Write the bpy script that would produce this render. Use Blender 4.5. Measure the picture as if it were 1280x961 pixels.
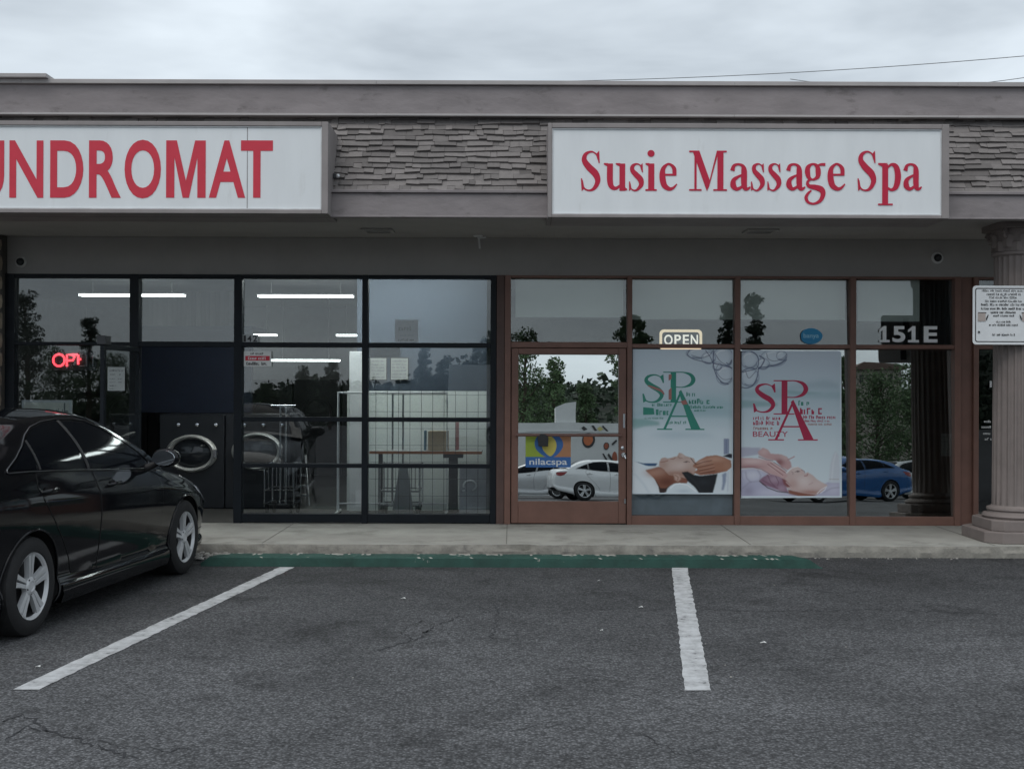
import bpy, bmesh, math, random
import numpy as np
from mathutils import Vector, Matrix
from mathutils.geometry import delaunay_2d_cdt

R = math.radians
random.seed(7)
rng = np.random.default_rng(11)
sc = bpy.context.scene
for o in list(bpy.data.objects):
    bpy.data.objects.remove(o)
COL = sc.collection

# ------------------------------------------------------------------ camera
FPX, CX, HY, EYE = 1550.0, 640.0, 484.0, 1.68      # focal length in photo pixels, principal column, horizon row, eye height
ROLL = 0.0035
cam_data = bpy.data.cameras.new('camera')
cam = bpy.data.objects.new('camera', cam_data)
COL.objects.link(cam)
cam_data.sensor_width = 36.0
cam_data.lens = 36.0 * FPX / 1280.0
cam_data.clip_start, cam_data.clip_end = 0.05, 3000
_m = Matrix.Rotation(R(90) + math.atan((HY - 480.5) / FPX), 4, 'X') @ Matrix.Rotation(ROLL, 4, 'Z')
cam.rotation_euler = _m.to_euler()
cam.location = (0, 0, EYE)
sc.camera = cam

# ------------------------------------------------------------------ world: overcast daylight
SUN_EL, SUN_AZ = 58.0, 205.0
world = bpy.data.worlds.new('World')
sc.world = world
world.use_nodes = True
nt = world.node_tree
nt.nodes.clear()
def wn(t, **k):
    n = nt.nodes.new(t)
    for a, b in k.items():
        setattr(n, a, b)
    return n
out = wn('ShaderNodeOutputWorld')
bg = wn('ShaderNodeBackground')
sky = wn('ShaderNodeTexSky', sky_type='NISHITA')
sky.sun_disc = False
sky.sun_elevation, sky.sun_rotation = R(SUN_EL), R(SUN_AZ)
tc = wn('ShaderNodeTexCoord')
mp = wn('ShaderNodeMapping')
mp.inputs['Scale'].default_value = (1.1, 1.1, 4.2)
mp.inputs['Location'].default_value = (0.35, 0.2, 0.3)
n1 = wn('ShaderNodeTexNoise')
n1.inputs['Scale'].default_value = 2.6
n1.inputs['Detail'].default_value = 5
n1.inputs['Roughness'].default_value = 0.52
n1.inputs['Distortion'].default_value = 0.25
cr = wn('ShaderNodeValToRGB')
cr.color_ramp.elements[0].position, cr.color_ramp.elements[0].color = 0.34, (3.15, 3.52, 3.88, 1)
cr.color_ramp.elements[1].position, cr.color_ramp.elements[1].color = 0.64, (5.65, 6.2, 6.65, 1)
mx = wn('ShaderNodeMix', data_type='RGBA')
mx.inputs['Factor'].default_value = 0.93
nt.links.new(tc.outputs['Generated'], mp.inputs['Vector'])
nt.links.new(mp.outputs['Vector'], n1.inputs['Vector'])
nt.links.new(n1.outputs['Fac'], cr.inputs['Fac'])
nt.links.new(sky.outputs['Color'], mx.inputs['A'])
nt.links.new(cr.outputs['Color'], mx.inputs['B'])
nt.links.new(mx.outputs['Result'], bg.inputs['Color'])
bg.inputs['Strength'].default_value = 0.1
nt.links.new(bg.outputs['Background'], out.inputs['Surface'])

sun_data = bpy.data.lights.new('sun', 'SUN')
sun_data.energy, sun_data.angle, sun_data.color = 0.9, R(40), (1.0, 0.97, 0.93)
sun = bpy.data.objects.new('sun', sun_data)
COL.objects.link(sun)
_az, _el = R(SUN_AZ), R(SUN_EL)
_d = Vector((math.sin(_az) * math.cos(_el), math.cos(_az) * math.cos(_el), math.sin(_el)))
sun.rotation_euler = _d.to_track_quat('Z', 'Y').to_euler()
sun.location = (0, -8, 14)

vs = sc.view_settings
vs.view_transform, vs.look, vs.gamma, vs.use_curve_mapping = 'Standard', 'None', 1.0, False
vs.exposure = 0.6
sc.render.engine = 'CYCLES'
cy = sc.cycles
cy.use_denoising = True
cy.max_bounces, cy.diffuse_bounces, cy.glossy_bounces, cy.transmission_bounces, cy.transparent_max_bounces = 10, 4, 4, 6, 24
cy.caustics_reflective = cy.caustics_refractive = False
cy.sample_clamp_indirect = 4.0

# ------------------------------------------------------------------ from photo measurements to metres
FY = 14.30                                        # distance of the shop fronts
def unroll(px, py):
    return py - ROLL * (px - CX)
def fx(px, Y=FY):
    return (px - CX) / FPX * Y
def fz(py, Y=FY, px=None):
    if px is not None:
        py = unroll(px, py)
    return EYE + (HY - py) / FPX * Y
def gp(px, py, z=0.0):                            # point on the ground
    Y = (EYE - z) * FPX / (unroll(px, py) - HY)
    return ((px - CX) / FPX * Y, Y)

# ------------------------------------------------------------------ materials
MATS = {}
def mat(name, col, rough=0.6, metal=0.0, var=0.12, scale=6.0, bump=0.0, bscale=60.0, spec=0.5, coat=0.0, island=0.0, dirt=None, stretch=None):
    if name in MATS:
        return MATS[name]
    m = bpy.data.materials.new(name)
    m.use_nodes = True
    t = m.node_tree
    b = t.nodes['Principled BSDF']
    b.inputs['Roughness'].default_value = rough
    b.inputs['Metallic'].default_value = metal
    b.inputs['Specular IOR Level'].default_value = spec
    b.inputs['Coat Weight'].default_value = coat
    b.inputs['Coat Roughness'].default_value = 0.03
    c4 = (*col, 1)
    tcn = t.nodes.new('ShaderNodeTexCoord')
    vec = tcn.outputs['Object']
    if stretch:
        mpn = t.nodes.new('ShaderNodeMapping')
        mpn.inputs['Scale'].default_value = stretch
        t.links.new(vec, mpn.inputs['Vector'])
        vec = mpn.outputs['Vector']
    no = t.nodes.new('ShaderNodeTexNoise')
    no.inputs['Scale'].default_value = scale
    no.inputs['Detail'].default_value = 6
    no.inputs['Roughness'].default_value = 0.6
    t.links.new(vec, no.inputs['Vector'])
    mr = t.nodes.new('ShaderNodeMapRange')
    mr.inputs['From Min'].default_value, mr.inputs['From Max'].default_value = 0.3, 0.7
    mr.inputs['To Min'].default_value, mr.inputs['To Max'].default_value = 1 - var, 1 + var
    t.links.new(no.outputs['Fac'], mr.inputs['Value'])
    fac = mr.outputs['Result']
    if island:
        g = t.nodes.new('ShaderNodeNewGeometry')
        m2 = t.nodes.new('ShaderNodeMapRange')
        m2.inputs['To Min'].default_value, m2.inputs['To Max'].default_value = 1 - island, 1 + island
        t.links.new(g.outputs['Random Per Island'], m2.inputs['Value'])
        mu = t.nodes.new('ShaderNodeMath')
        mu.operation = 'MULTIPLY'
        t.links.new(fac, mu.inputs[0]); t.links.new(m2.outputs['Result'], mu.inputs[1])
        fac = mu.outputs[0]
    vm = t.nodes.new('ShaderNodeVectorMath')
    vm.operation = 'SCALE'
    vm.inputs[0].default_value = col
    t.links.new(fac, vm.inputs['Scale'])
    colout = vm.outputs['Vector']
    if dirt:                                       # (colour, scale, threshold, softness): worn or stained patches with their own shape
        dn = t.nodes.new('ShaderNodeTexNoise')
        dn.inputs['Scale'].default_value = dirt[1]
        dn.inputs['Detail'].default_value = 9
        dn.inputs['Roughness'].default_value = 0.68
        t.links.new(vec, dn.inputs['Vector'])
        dr = t.nodes.new('ShaderNodeMapRange')
        dr.inputs['From Min'].default_value, dr.inputs['From Max'].default_value = dirt[2], dirt[2] + dirt[3]
        t.links.new(dn.outputs['Fac'], dr.inputs['Value'])
        dm = t.nodes.new('ShaderNodeMix'); dm.data_type = 'RGBA'
        t.links.new(dr.outputs['Result'], dm.inputs['Factor'])
        t.links.new(colout, dm.inputs['A'])
        dm.inputs['B'].default_value = (*dirt[0], 1)
        colout = dm.outputs['Result']
    t.links.new(colout, b.inputs['Base Color'])
    if bump:
        bn = t.nodes.new('ShaderNodeTexNoise')
        bn.inputs['Scale'].default_value = bscale
        bn.inputs['Detail'].default_value = 4
        t.links.new(vec, bn.inputs['Vector'])
        bu = t.nodes.new('ShaderNodeBump')
        bu.inputs['Strength'].default_value = 1.0
        bu.inputs['Distance'].default_value = bump
        t.links.new(bn.outputs['Fac'], bu.inputs['Height'])
        t.links.new(bu.outputs['Normal'], b.inputs['Normal'])
    MATS[name] = m
    return m

def emis(name, col, s):
    m = bpy.data.materials.new(name)
    m.use_nodes = True
    b = m.node_tree.nodes['Principled BSDF']
    b.inputs['Base Color'].default_value = (*[min(1, c) for c in col], 1)
    b.inputs['Emission Color'].default_value = (*col, 1)
    b.inputs['Emission Strength'].default_value = s
    return m

def glass(name, refl, tint, wobble=0.0, gcol=(0.95, 0.97, 0.97)):
    m = bpy.data.materials.new(name)
    m.use_nodes = True
    t = m.node_tree
    t.nodes.clear()
    o = t.nodes.new('ShaderNodeOutputMaterial')
    mix = t.nodes.new('ShaderNodeMixShader')
    tr = t.nodes.new('ShaderNodeBsdfTransparent')
    tr.inputs['Color'].default_value = (*tint, 1)
    gl = t.nodes.new('ShaderNodeBsdfGlossy')
    gl.inputs['Roughness'].default_value = 0.0
    gl.inputs['Color'].default_value = (*gcol, 1)
    fr = t.nodes.new('ShaderNodeFresnel')
    geo = t.nodes.new('ShaderNodeNewGeometry')      # same reflectance on both faces of a thin pane
    io = t.nodes.new('ShaderNodeMapRange')
    io.inputs['To Min'].default_value, io.inputs['To Max'].default_value = 1.45, 1 / 1.45
    t.links.new(geo.outputs['Backfacing'], io.inputs['Value']); t.links.new(io.outputs['Result'], fr.inputs['IOR'])
    mr = t.nodes.new('ShaderNodeMapRange')
    mr.inputs['From Min'].default_value, mr.inputs['From Max'].default_value = 0.034, 1.0
    mr.inputs['To Min'].default_value, mr.inputs['To Max'].default_value = refl, 1.0
    t.links.new(fr.outputs['Fac'], mr.inputs['Value'])
    t.links.new(mr.outputs['Result'], mix.inputs['Fac'])
    t.links.new(tr.outputs[0], mix.inputs[1]); t.links.new(gl.outputs[0], mix.inputs[2])
    t.links.new(mix.outputs[0], o.inputs['Surface'])
    if wobble:
        tcn = t.nodes.new('ShaderNodeTexCoord')
        n = t.nodes.new('ShaderNodeTexNoise')
        n.inputs['Scale'].default_value = 1.6
        n.inputs['Detail'].default_value = 1
        t.links.new(tcn.outputs['Object'], n.inputs['Vector'])
        bu = t.nodes.new('ShaderNodeBump')
        bu.inputs['Distance'].default_value = wobble
        t.links.new(n.outputs['Fac'], bu.inputs['Height'])
        t.links.new(bu.outputs['Normal'], gl.inputs['Normal'])
    return m

# ------------------------------------------------------------------ mesh helpers
def base_loc(o):
    v = Vector((0, 0, 0))
    while o is not None:
        v += o.location
        o = o.parent
    return v

class MB:
    def __init__(s):
        s.v, s.f, s.m = [], [], []
    def poly(s, pts, m=0):
        i = len(s.v)
        s.v += [tuple(p) for p in pts]
        s.f.append(tuple(range(i, i + len(pts)))); s.m.append(m)
        return s
    def add(s, vs, fs, m=0):
        i = len(s.v)
        s.v += [tuple(p) for p in vs]
        s.f += [tuple(i + k for k in f) for f in fs]; s.m += [m] * len(fs)
        return s
    def box(s, x0, x1, y0, y1, z0, z1, m=0):
        x0, x1 = min(x0, x1), max(x0, x1); y0, y1 = min(y0, y1), max(y0, y1); z0, z1 = min(z0, z1), max(z0, z1)
        vs = [(x, y, z) for z in (z0, z1) for y in (y0, y1) for x in (x0, x1)]
        return s.add(vs, [(0, 2, 3, 1), (4, 5, 7, 6), (0, 1, 5, 4), (2, 6, 7, 3), (0, 4, 6, 2), (1, 3, 7, 5)], m)
    def prism(s, pts, y0, y1, m=0, axis='y'):     # outline in x,z extruded along y (or x,y along z, or y,z along x)
        n = len(pts)
        def P(a, b, c):
            return (a, c, b) if axis == 'y' else ((a, b, c) if axis == 'z' else (c, a, b))
        vs = [P(a, b, y0) for a, b in pts] + [P(a, b, y1) for a, b in pts]
        fs = [tuple(range(n)), tuple(range(2 * n - 1, n - 1, -1))] + [(k, k + n, (k + 1) % n + n, (k + 1) % n) for k in range(n)]
        return s.add(vs, fs, m)
    def tube(s, pts, r, n=8, closed=False, m=0, caps=True):
        pts = [Vector(p) for p in pts]
        N = len(pts)
        rs = r if isinstance(r, (list, tuple)) else [r] * N
        vs, fs = [], []
        up = None
        for i, p in enumerate(pts):
            a = pts[(i - 1) % N] if (closed or i > 0) else p
            b = pts[(i + 1) % N] if (closed or i < N - 1) else p
            d = (b - a).normalized() if (b - a).length > 1e-9 else Vector((0, 0, 1))
            if up is None:
                up = Vector((0, 0, 1)) if abs(d.z) < 0.9 else Vector((1, 0, 0))
            u = (up - d * up.dot(d)).normalized()
            up = u
            w = d.cross(u)
            for k in range(n):
                t = 2 * math.pi * k / n
                vs.append(p + (u * math.cos(t) + w * math.sin(t)) * rs[i])
        for i in range(N if closed else N - 1):
            j = (i + 1) % N
            for k in range(n):
                fs.append((i * n + k, i * n + (k + 1) % n, j * n + (k + 1) % n, j * n + k))
        if caps and not closed:
            fs.append(tuple(range(n - 1, -1, -1))); fs.append(tuple((N - 1) * n + k for k in range(n)))
        return s.add(vs, fs, m)
    def lathe(s, prof, c, axis='z', n=24, m=0, sx=1.0, sy=1.0, closed=False, caps=True):   # profile of (radius, height)
        vs, fs = [], []
        for r, h in prof:
            for k in range(n):
                t = 2 * math.pi * k / n
                a, b = r * math.cos(t) * sx, r * math.sin(t) * sy
                p = (a, b, h) if axis == 'z' else ((a, h, b) if axis == 'y' else (h, a, b))
                vs.append((c[0] + p[0], c[1] + p[1], c[2] + p[2]))
        L = len(prof)
        for i in range(L if closed else L - 1):
            j = (i + 1) % L
            for k in range(n):
                fs.append((i * n + k, i * n + (k + 1) % n, j * n + (k + 1) % n, j * n + k))
        if not closed and caps:
            if prof[0][0] > 1e-6: fs.append(tuple(range(n - 1, -1, -1)))
            if prof[-1][0] > 1e-6: fs.append(tuple((L - 1) * n + k for k in range(n)))
        return s.add(vs, fs, m)
    def build(s, name, mats, parent=None, smooth=None, bevel=0.0, loc=None):
        me = bpy.data.meshes.new(name)
        if not isinstance(mats, (list, tuple)):
            mats = [mats]
        o = bpy.data.objects.new(name, me)
        if parent is not None:
            off = base_loc(parent)
            o.parent = parent
        else:
            a = np.array(s.v)
            off = Vector(loc) if loc is not None else Vector(((a[:, 0].min() + a[:, 0].max()) / 2, (a[:, 1].min() + a[:, 1].max()) / 2, a[:, 2].min()))
            o.location = off
        me.from_pydata([(x - off.x, y - off.y, z - off.z) for x, y, z in s.v], [], s.f)
        for q in mats:
            me.materials.append(q)
        me.polygons.foreach_set('material_index', s.m)
        bm = bmesh.new(); bm.from_mesh(me)
        bmesh.ops.recalc_face_normals(bm, faces=bm.faces)
        bm.to_mesh(me); bm.free()
        if smooth is not None:
            me.shade_smooth()
            if smooth < 180:
                me.set_sharp_from_angle(angle=R(smooth))
        me.update()
        COL.objects.link(o)
        if bevel:
            md = o.modifiers.new('bevel', 'BEVEL')
            md.width, md.segments, md.limit_method, md.angle_limit = bevel, 2, 'ANGLE', R(40)
        return o

def tag(o, label=None, cat=None, group=None, kind=None):
    if label: o['label'] = label
    if cat: o['category'] = cat
    if group: o['group'] = group
    if kind: o['kind'] = kind
    return o
def empty(name, loc, label, cat, group=None):
    o = bpy.data.objects.new(name, None)
    o.empty_display_size = 0.2
    o.location = loc
    COL.objects.link(o)
    return tag(o, label, cat, group)
def copy_tree(o, parent=None):
    c = o.copy()
    COL.objects.link(c)
    if parent is not None:
        c.parent = parent
    for ch in list(o.children):
        copy_tree(ch, c)
    return c

def catmull(pts, n=8, closed=False):
    P = [np.array(p, float) for p in pts]
    N = len(P)
    res = []
    for i in range(N if closed else N - 1):
        p0 = P[(i - 1) % N] if (closed or i > 0) else 2 * P[0] - P[1]
        p1, p2 = P[i], P[(i + 1) % N]
        p3 = P[(i + 2) % N] if (closed or i < N - 2) else 2 * P[-1] - P[-2]
        for k in range(n):
            t = k / n
            res.append(0.5 * (2 * p1 + (p2 - p0) * t + (2 * p0 - 5 * p1 + 4 * p2 - p3) * t * t + (3 * p1 - p0 - 3 * p2 + p3) * t ** 3))
    if not closed:
        res.append(P[-1])
    return res
def ribbon(pts, ws, n=8, closed=False):           # variable-width stroke -> list of quads in 2-D
    q = catmull([(*p, w) for p, w in zip(pts, ws)], n, closed)
    N = len(q)
    L, Rr = [], []
    for i in range(N):
        a = q[(i - 1) % N] if (closed or i > 0) else q[i]
        b = q[(i + 1) % N] if (closed or i < N - 1) else q[i]
        d = b[:2] - a[:2]
        d = d / (np.hypot(*d) + 1e-12)
        nn = np.array((-d[1], d[0])) * max(q[i][2], 0.002) / 2
        L.append(q[i][:2] + nn); Rr.append(q[i][:2] - nn)
    return L, Rr
class Flat:
    """Flat print on a vertical sheet at depth Y: layers of coloured outlines, each layer a hair in front of the last."""
    def __init__(s, Y, step=0.0004):
        s.mb, s.Y, s.step, s.k, s.mats = MB(), Y, step, 0, []
    def mi(s, m):
        if m not in s.mats: s.mats.append(m)
        return s.mats.index(m)
    def nxt(s):
        s.k += 1
        return s.Y - s.step * s.k
    def poly(s, pts, m, smooth=False):
        y = s.nxt()
        if smooth: pts = catmull(pts, 6, True)
        s.mb.poly([(p[0], y, p[1]) for p in pts], s.mi(m))
    def rib(s, pts, ws, m, n=8, closed=False):
        y = s.nxt()
        L, Q = ribbon(pts, ws, n, closed)
        N = len(L)
        vs = [(p[0], y, p[1]) for p in L] + [(p[0], y, p[1]) for p in Q]
        s.mb.add(vs, [(i, (i + 1) % N, N + (i + 1) % N, N + i) for i in range(N if closed else N - 1)], s.mi(m))
    def circle(s, c, r, m, ry=None, n=28):
        ry = ry or r
        s.poly([(c[0] + r * math.cos(2 * math.pi * k / n), c[1] + ry * math.sin(2 * math.pi * k / n)) for k in range(n)], m)
    def rect(s, x0, x1, z0, z1, m):
        s.poly([(x0, z0), (x1, z0), (x1, z1), (x0, z1)], m)
    def build(s, name, parent=None):
        return s.mb.build(name, s.mats, parent)

# sans lettering from Blender's built-in font, each glyph fitted to its own box
_fc = {}
def glyph_mesh(ch, bold):
    if (ch, bold) in _fc: return _fc[(ch, bold)]
    cu = bpy.data.curves.new('glyph', 'FONT')
    cu.body, cu.size, cu.offset, cu.resolution_u = ch, 1.0, bold, 6
    o = bpy.data.objects.new('glyph', cu)
    COL.objects.link(o)
    bpy.context.view_layer.update()
    me = bpy.data.meshes.new_from_object(o.evaluated_get(bpy.context.evaluated_depsgraph_get()))
    vs = np.array([v.co[:2] for v in me.vertices]); fs = [tuple(p.vertices) for p in me.polygons]
    bpy.data.objects.remove(o); bpy.data.curves.remove(cu); bpy.data.meshes.remove(me)
    _fc[(ch, bold)] = (vs, fs)
    return vs, fs
def glyph(mb, ch, x0, x1, z0, z1, Y, m=0, bold=0.03, mirror=False):
    vs, fs = glyph_mesh(ch, bold)
    a, b = vs.min(0), vs.max(0)
    u = (vs - a) / (b - a)
    if mirror: u[:, 0] = 1 - u[:, 0]
    mb.add([(x0 + (x1 - x0) * p[0], Y, z0 + (z1 - z0) * p[1]) for p in u], fs, m)
def text(mb, s, x0, x1, z0, z1, Y, m=0, bold=0.01):   # a line of text fitted to a box (z0 baseline, z1 cap height)
    vs, fs = glyph_mesh(s, bold)
    a, b = vs.min(0), vs.max(0)
    capv, _ = glyph_mesh('H', bold)
    ca, cb = capv.min(0), capv.max(0)
    mb.add([(x0 + (x1 - x0) * (p[0] - a[0]) / (b[0] - a[0]), Y, z0 + (z1 - z0) * (p[1] - ca[1]) / (cb[1] - ca[1])) for p in vs], fs, m)
def scribble(fl, x0, x1, z0, z1, m, seed=0, fill=0.55):  # a line of print too small to read: broken strokes of uneven height
    r = random.Random(seed)
    x = x0
    h = z1 - z0
    y = fl.nxt()
    while x < x1 - h * 0.3:
        nl = r.randint(2, 8)
        for _ in range(nl):
            w = h * r.uniform(0.3, 0.6)
            if x + w > x1: break
            t = h * r.uniform(0.16, 0.26)
            k = r.random()
            zt = z0 + h * (1.0 if k < .3 else .75)
            bars = [(x, x + t, z0, zt)]
            if r.random() < fill: bars.append((x + t, x + w, z0, z0 + t))
            if r.random() < fill: bars.append((x + t, x + w, zt - t, zt))
            if r.random() < .5: bars.append((x + w - t * .9, x + w, z0 + t, zt - t))
            for b in bars:
                fl.mb.poly([(b[0], y, b[2]), (b[1], y, b[2]), (b[1], y, b[3]), (b[0], y, b[3])], fl.mi(m))
            x += w + h * 0.16
        x += h * 0.5
# ------------------------------------------------------------------ bold serif letters drawn as strokes (cap height 1)
SER = {}
def _r(x0, x1, z0, z1): return ('p', [(x0, z0), (x1, z0), (x1, z1), (x0, z1)])
SER['S'] = (.5, [('r', [(.43,.78),(.38,.91),(.26,.975),(.12,.91),(.085,.76),(.20,.59),(.36,.43),(.42,.25),(.34,.07),(.21,.01),(.08,.07),(.035,.26)], [.03,.035,.045,.09,.13,.165,.17,.13,.09,.045,.04,.03]),
                 ('p', [(.39,.93),(.455,1.0),(.47,.69),(.44,.69)]), ('p', [(0,.31),(.03,.31),(.09,.06),(.02,-.01)])])
SER['u'] = (.57, [('r', [(.15,.68),(.15,.26),(.195,.10),(.30,.065),(.42,.15)], [.145,.145,.12,.08,.05]), _r(.38,.52,0,.68),
                  ('p', [(0,.69),(0,.655),(.1,.60),(.1,.69)]), ('p', [(.29,.69),(.29,.655),(.4,.60),(.4,.69)]), ('p', [(.5,0),(.57,.015),(.57,.05),(.5,.10)])])
SER['s'] = (.36, [('r', [(.305,.52),(.27,.63),(.18,.67),(.085,.61),(.085,.50),(.18,.39),(.275,.28),(.29,.15),(.20,.03),(.12,.01),(.05,.06),(.025,.18)], [.03,.03,.04,.09,.11,.135,.14,.11,.06,.04,.03,.03]),
                  ('p', [(.27,.63),(.325,.69),(.335,.46),(.31,.46)]), ('p', [(0,.23),(.025,.23),(.06,.04),(0,-.005)])])
SER['i'] = (.27, [_r(.065,.21,.0,.68), ('p', [(0,.69),(0,.655),(.09,.60),(.09,.69)]), _r(0,.27,-.001,.042), ('c', (.13,.93), .085)])
SER['e'] = (.44, [('r', [(.375,.40),(.365,.55),(.29,.645),(.20,.66),(.095,.54),(.078,.34),(.125,.14),(.24,.05),(.34,.07),(.435,.17)], [.10,.10,.065,.055,.11,.15,.14,.10,.065,.03]), _r(.08,.42,.375,.425)])
SER['M'] = (.94, [_r(.13,.185,.02,.98), _r(.70,.85,.02,.98), ('p', [(.08,1.0),(.25,1.0),(.52,.24),(.44,-.01)]), ('p', [(.44,-.01),(.50,.12),(.735,1.0),(.685,1.0)]),
                  _r(.0,.31,0,.042), _r(.60,.94,0,.042), _r(.0,.22,.958,1.0), _r(.70,.93,.958,1.0)])
SER['a'] = (.49, [('r', [(.06,.50),(.10,.62),(.20,.66),(.30,.62),(.335,.50),(.335,.2),(.36,.07),(.42,.05),(.485,.10)], [.11,.08,.055,.08,.135,.14,.115,.075,.03]),
                  ('r', [(.33,.41),(.2,.35),(.095,.26),(.085,.13),(.165,.045),(.27,.09),(.33,.17)], [.045,.065,.11,.14,.09,.065,.05])])
SER['g'] = (.52, [('r', [(.2,.665),(.09,.59),(.075,.45),(.115,.32),(.21,.28),(.32,.35),(.335,.5),(.30,.62)], [.05,.105,.13,.09,.05,.105,.13,.09], True),
                  ('r', [(.31,.62),(.4,.655),(.51,.655)], [.04,.06,.075]),
                  ('r', [(.14,.29),(.075,.21),(.11,.12),(.27,.085),(.41,.035),(.455,-.08),(.39,-.24),(.24,-.32),(.10,-.29),(.04,-.18),(.085,-.07),(.17,.01)], [.05,.07,.09,.13,.145,.12,.09,.055,.065,.085,.065,.04])])
SER['p'] = (.56, [_r(.10,.245,-.32,.66), ('p', [(0,.69),(0,.65),(.12,.59),(.24,.69)]), _r(0,.36,-.36,-.318),
                  ('r', [(.22,.57),(.33,.655),(.44,.59),(.485,.36),(.44,.11),(.33,.025),(.22,.08)], [.04,.07,.13,.15,.13,.07,.05])])
SER['P'] = (.85, [_r(.19,.33,.02,.98), _r(0,.5,0,.032), _r(.0,.4,.968,1.0), ('r', [(.31,.982),(.52,.98),(.70,.90),(.77,.745),(.70,.59),(.52,.505),(.31,.503)], [.035,.04,.11,.155,.11,.04,.035])])
SER['A'] = (1.0, [('p', [(.485,1.0),(.52,.97),(.185,.02),(.13,.02)]), ('p', [(.455,.98),(.505,1.04),(.92,.02),(.72,.02)]), _r(.27,.71,.335,.37), _r(.0,.32,0,.032), _r(.60,1.0,0,.032)])
def serif(fl, ch, px0, px1, pyb, pyt, Y, m, thin=1.0):     # photo-pixel box: left, right, baseline row, cap row
    w, parts = SER[ch]
    U = (pyb - pyt) / FPX * Y
    x0, zb = fx(px0, Y), fz(pyb, Y, (px0 + px1) / 2)
    sx = (fx(px1, Y) - x0) / w
    T = lambda p: (x0 + p[0] * sx, zb + p[1] * U)
    for q in parts:
        if q[0] == 'p': fl.poly([T(p) for p in q[1]], m)
        elif q[0] == 'c':
            c = T(q[1]); fl.circle(c, q[2] * sx, m, q[2] * U)
        else:
            fl.rib([T(p) for p in q[1]], [v * (sx + U) / 2 * thin for v in q[2]], m, 8, len(q) > 3)
# ------------------------------------------------------------------ materials of the place
M_fascia = mat('fascia_paint', (.250, .226, .228), .8, var=.16, scale=1.6, bump=.010, bscale=4.5, stretch=(1, 1, 2.2), dirt=((.165, .148, .146), 3.0, .57, .14))
M_fascia2 = mat('fascia_trim_paint', (.40, .38, .375), .7, var=.10, scale=3)
M_shake = mat('shake_shingle', (.165, .151, .146), .9, var=.10, scale=22, bump=.002, bscale=90, island=.27)
M_shakeback = mat('shingle_underlay', (.05, .047, .047), .9)
M_soffit = mat('soffit_stucco', (.40, .386, .368), .9, var=.06, scale=3, bump=.002, bscale=120)
M_navy = mat('dark_anodised_frame', (.006, .009, .013), .5, var=.2, scale=5, spec=.22)
M_brown = mat('brown_painted_frame', (.172, .088, .066), .52, var=.14, scale=4, dirt=((.17, .07, .05), 3, .62, .12))
M_darkbrown = mat('dark_brown_post', (.085, .048, .040), .6, var=.15)
M_signwhite = mat('sign_face_white', (.77, .80, .815), .38, var=.04, scale=1.6, stretch=(2.4, 1, .5), dirt=((.60, .615, .61), 2.4, .60, .30))
M_signframe = mat('sign_frame_paint', (.27, .245, .24), .6, var=.12, scale=3)
M_red = mat('sign_red', (.62, .040, .070), .7, var=.06)
M_crimson = mat('sign_crimson', (.52, .012, .050), .7, var=.06)
M_conc = mat('walk_concrete', (.335, .33, .30), .9, var=.16, scale=2.2, bump=.002, bscale=150, dirt=((.19, .185, .165), 1.6, .54, .16))
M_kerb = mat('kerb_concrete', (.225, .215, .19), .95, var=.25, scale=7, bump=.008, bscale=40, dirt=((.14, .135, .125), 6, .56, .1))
M_column = mat('column_paint', (.212, .180, .168), .75, var=.09, scale=6, bump=.0015, bscale=60, dirt=((.36, .32, .31), 14, .70, .05))
M_stone = mat('fieldstone', (.26, .22, .17), .9, var=.35, scale=7, bump=.008, bscale=22, island=.3)
M_mortar = mat('mortar', (.07, .066, .06), .95)
M_int_wall = mat('interior_wall', (.16, .165, .165), .8)
M_int_navy = mat('interior_navy', (.004, .010, .027), .7)
M_int_blue = mat('interior_blue_wall', (.050, .068, .096), .7, var=.05, scale=.8)
M_int_ceil = mat('interior_ceiling', (.36, .36, .345), .9)
M_int_floor = mat('interior_floor', (.045, .044, .042), .5)
M_white = mat('white_plastic', (.72, .73, .73), .45, var=.03)
M_paper = mat('white_paper', (.74, .745, .73), .7, var=.03)
M_ink = mat('black_ink', (.02, .02, .022), .5)
M_steel = mat('brushed_steel', (.55, .55, .56), .3, metal=1.0, var=.08)
M_chrome = mat('chrome', (.75, .76, .78), .12, metal=1.0, var=.03)
M_darkmetal = mat('dark_metal', (.03, .032, .036), .45)
M_black = mat('black_rubber', (.012, .012, .013), .7)
G_laundry = glass('laundromat_glass', .075, (.80, .83, .84), .0006)
G_spa = glass('spa_glass', .085, (.84, .87, .86), .0006)
G_door = glass('mirror_film_glass', .72, (.30, .31, .31), .0008, (.92, .96, .95))
G_film = glass('half_mirror_glass', .36, (.62, .65, .65), .0008, (.93, .97, .95))

# tiled wall with grout lines
def tile_mat():
    m = bpy.data.materials.new('white_wall_tile'); m.use_nodes = True
    t = m.node_tree; b = t.nodes['Principled BSDF']
    tc_ = t.nodes.new('ShaderNodeTexCoord'); mp_ = t.nodes.new('ShaderNodeMapping')
    mp_.inputs['Rotation'].default_value = (R(90), 0, 0)
    if False: pass
    br = t.nodes.new('ShaderNodeTexBrick'); br.offset = 0.0
    br.inputs['Scale'].default_value = 1.0
    br.inputs['Brick Width'].default_value = .2; br.inputs['Row Height'].default_value = .2
    br.inputs['Mortar Size'].default_value = .0
    br.inputs['Color1'].default_value = (.80, .84, .80, 1); br.inputs['Color2'].default_value = (.79, .83, .79, 1)
    br.inputs['Mortar'].default_value = (.2, .21, .2, 1)
    t.links.new(tc_.outputs['Object'], mp_.inputs['Vector']); t.links.new(mp_.outputs['Vector'], br.inputs['Vector'])
    t.links.new(br.outputs['Color'], b.inputs['Base Color']); b.inputs['Roughness'].default_value = .35
    return m
M_tile = tile_mat()

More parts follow.
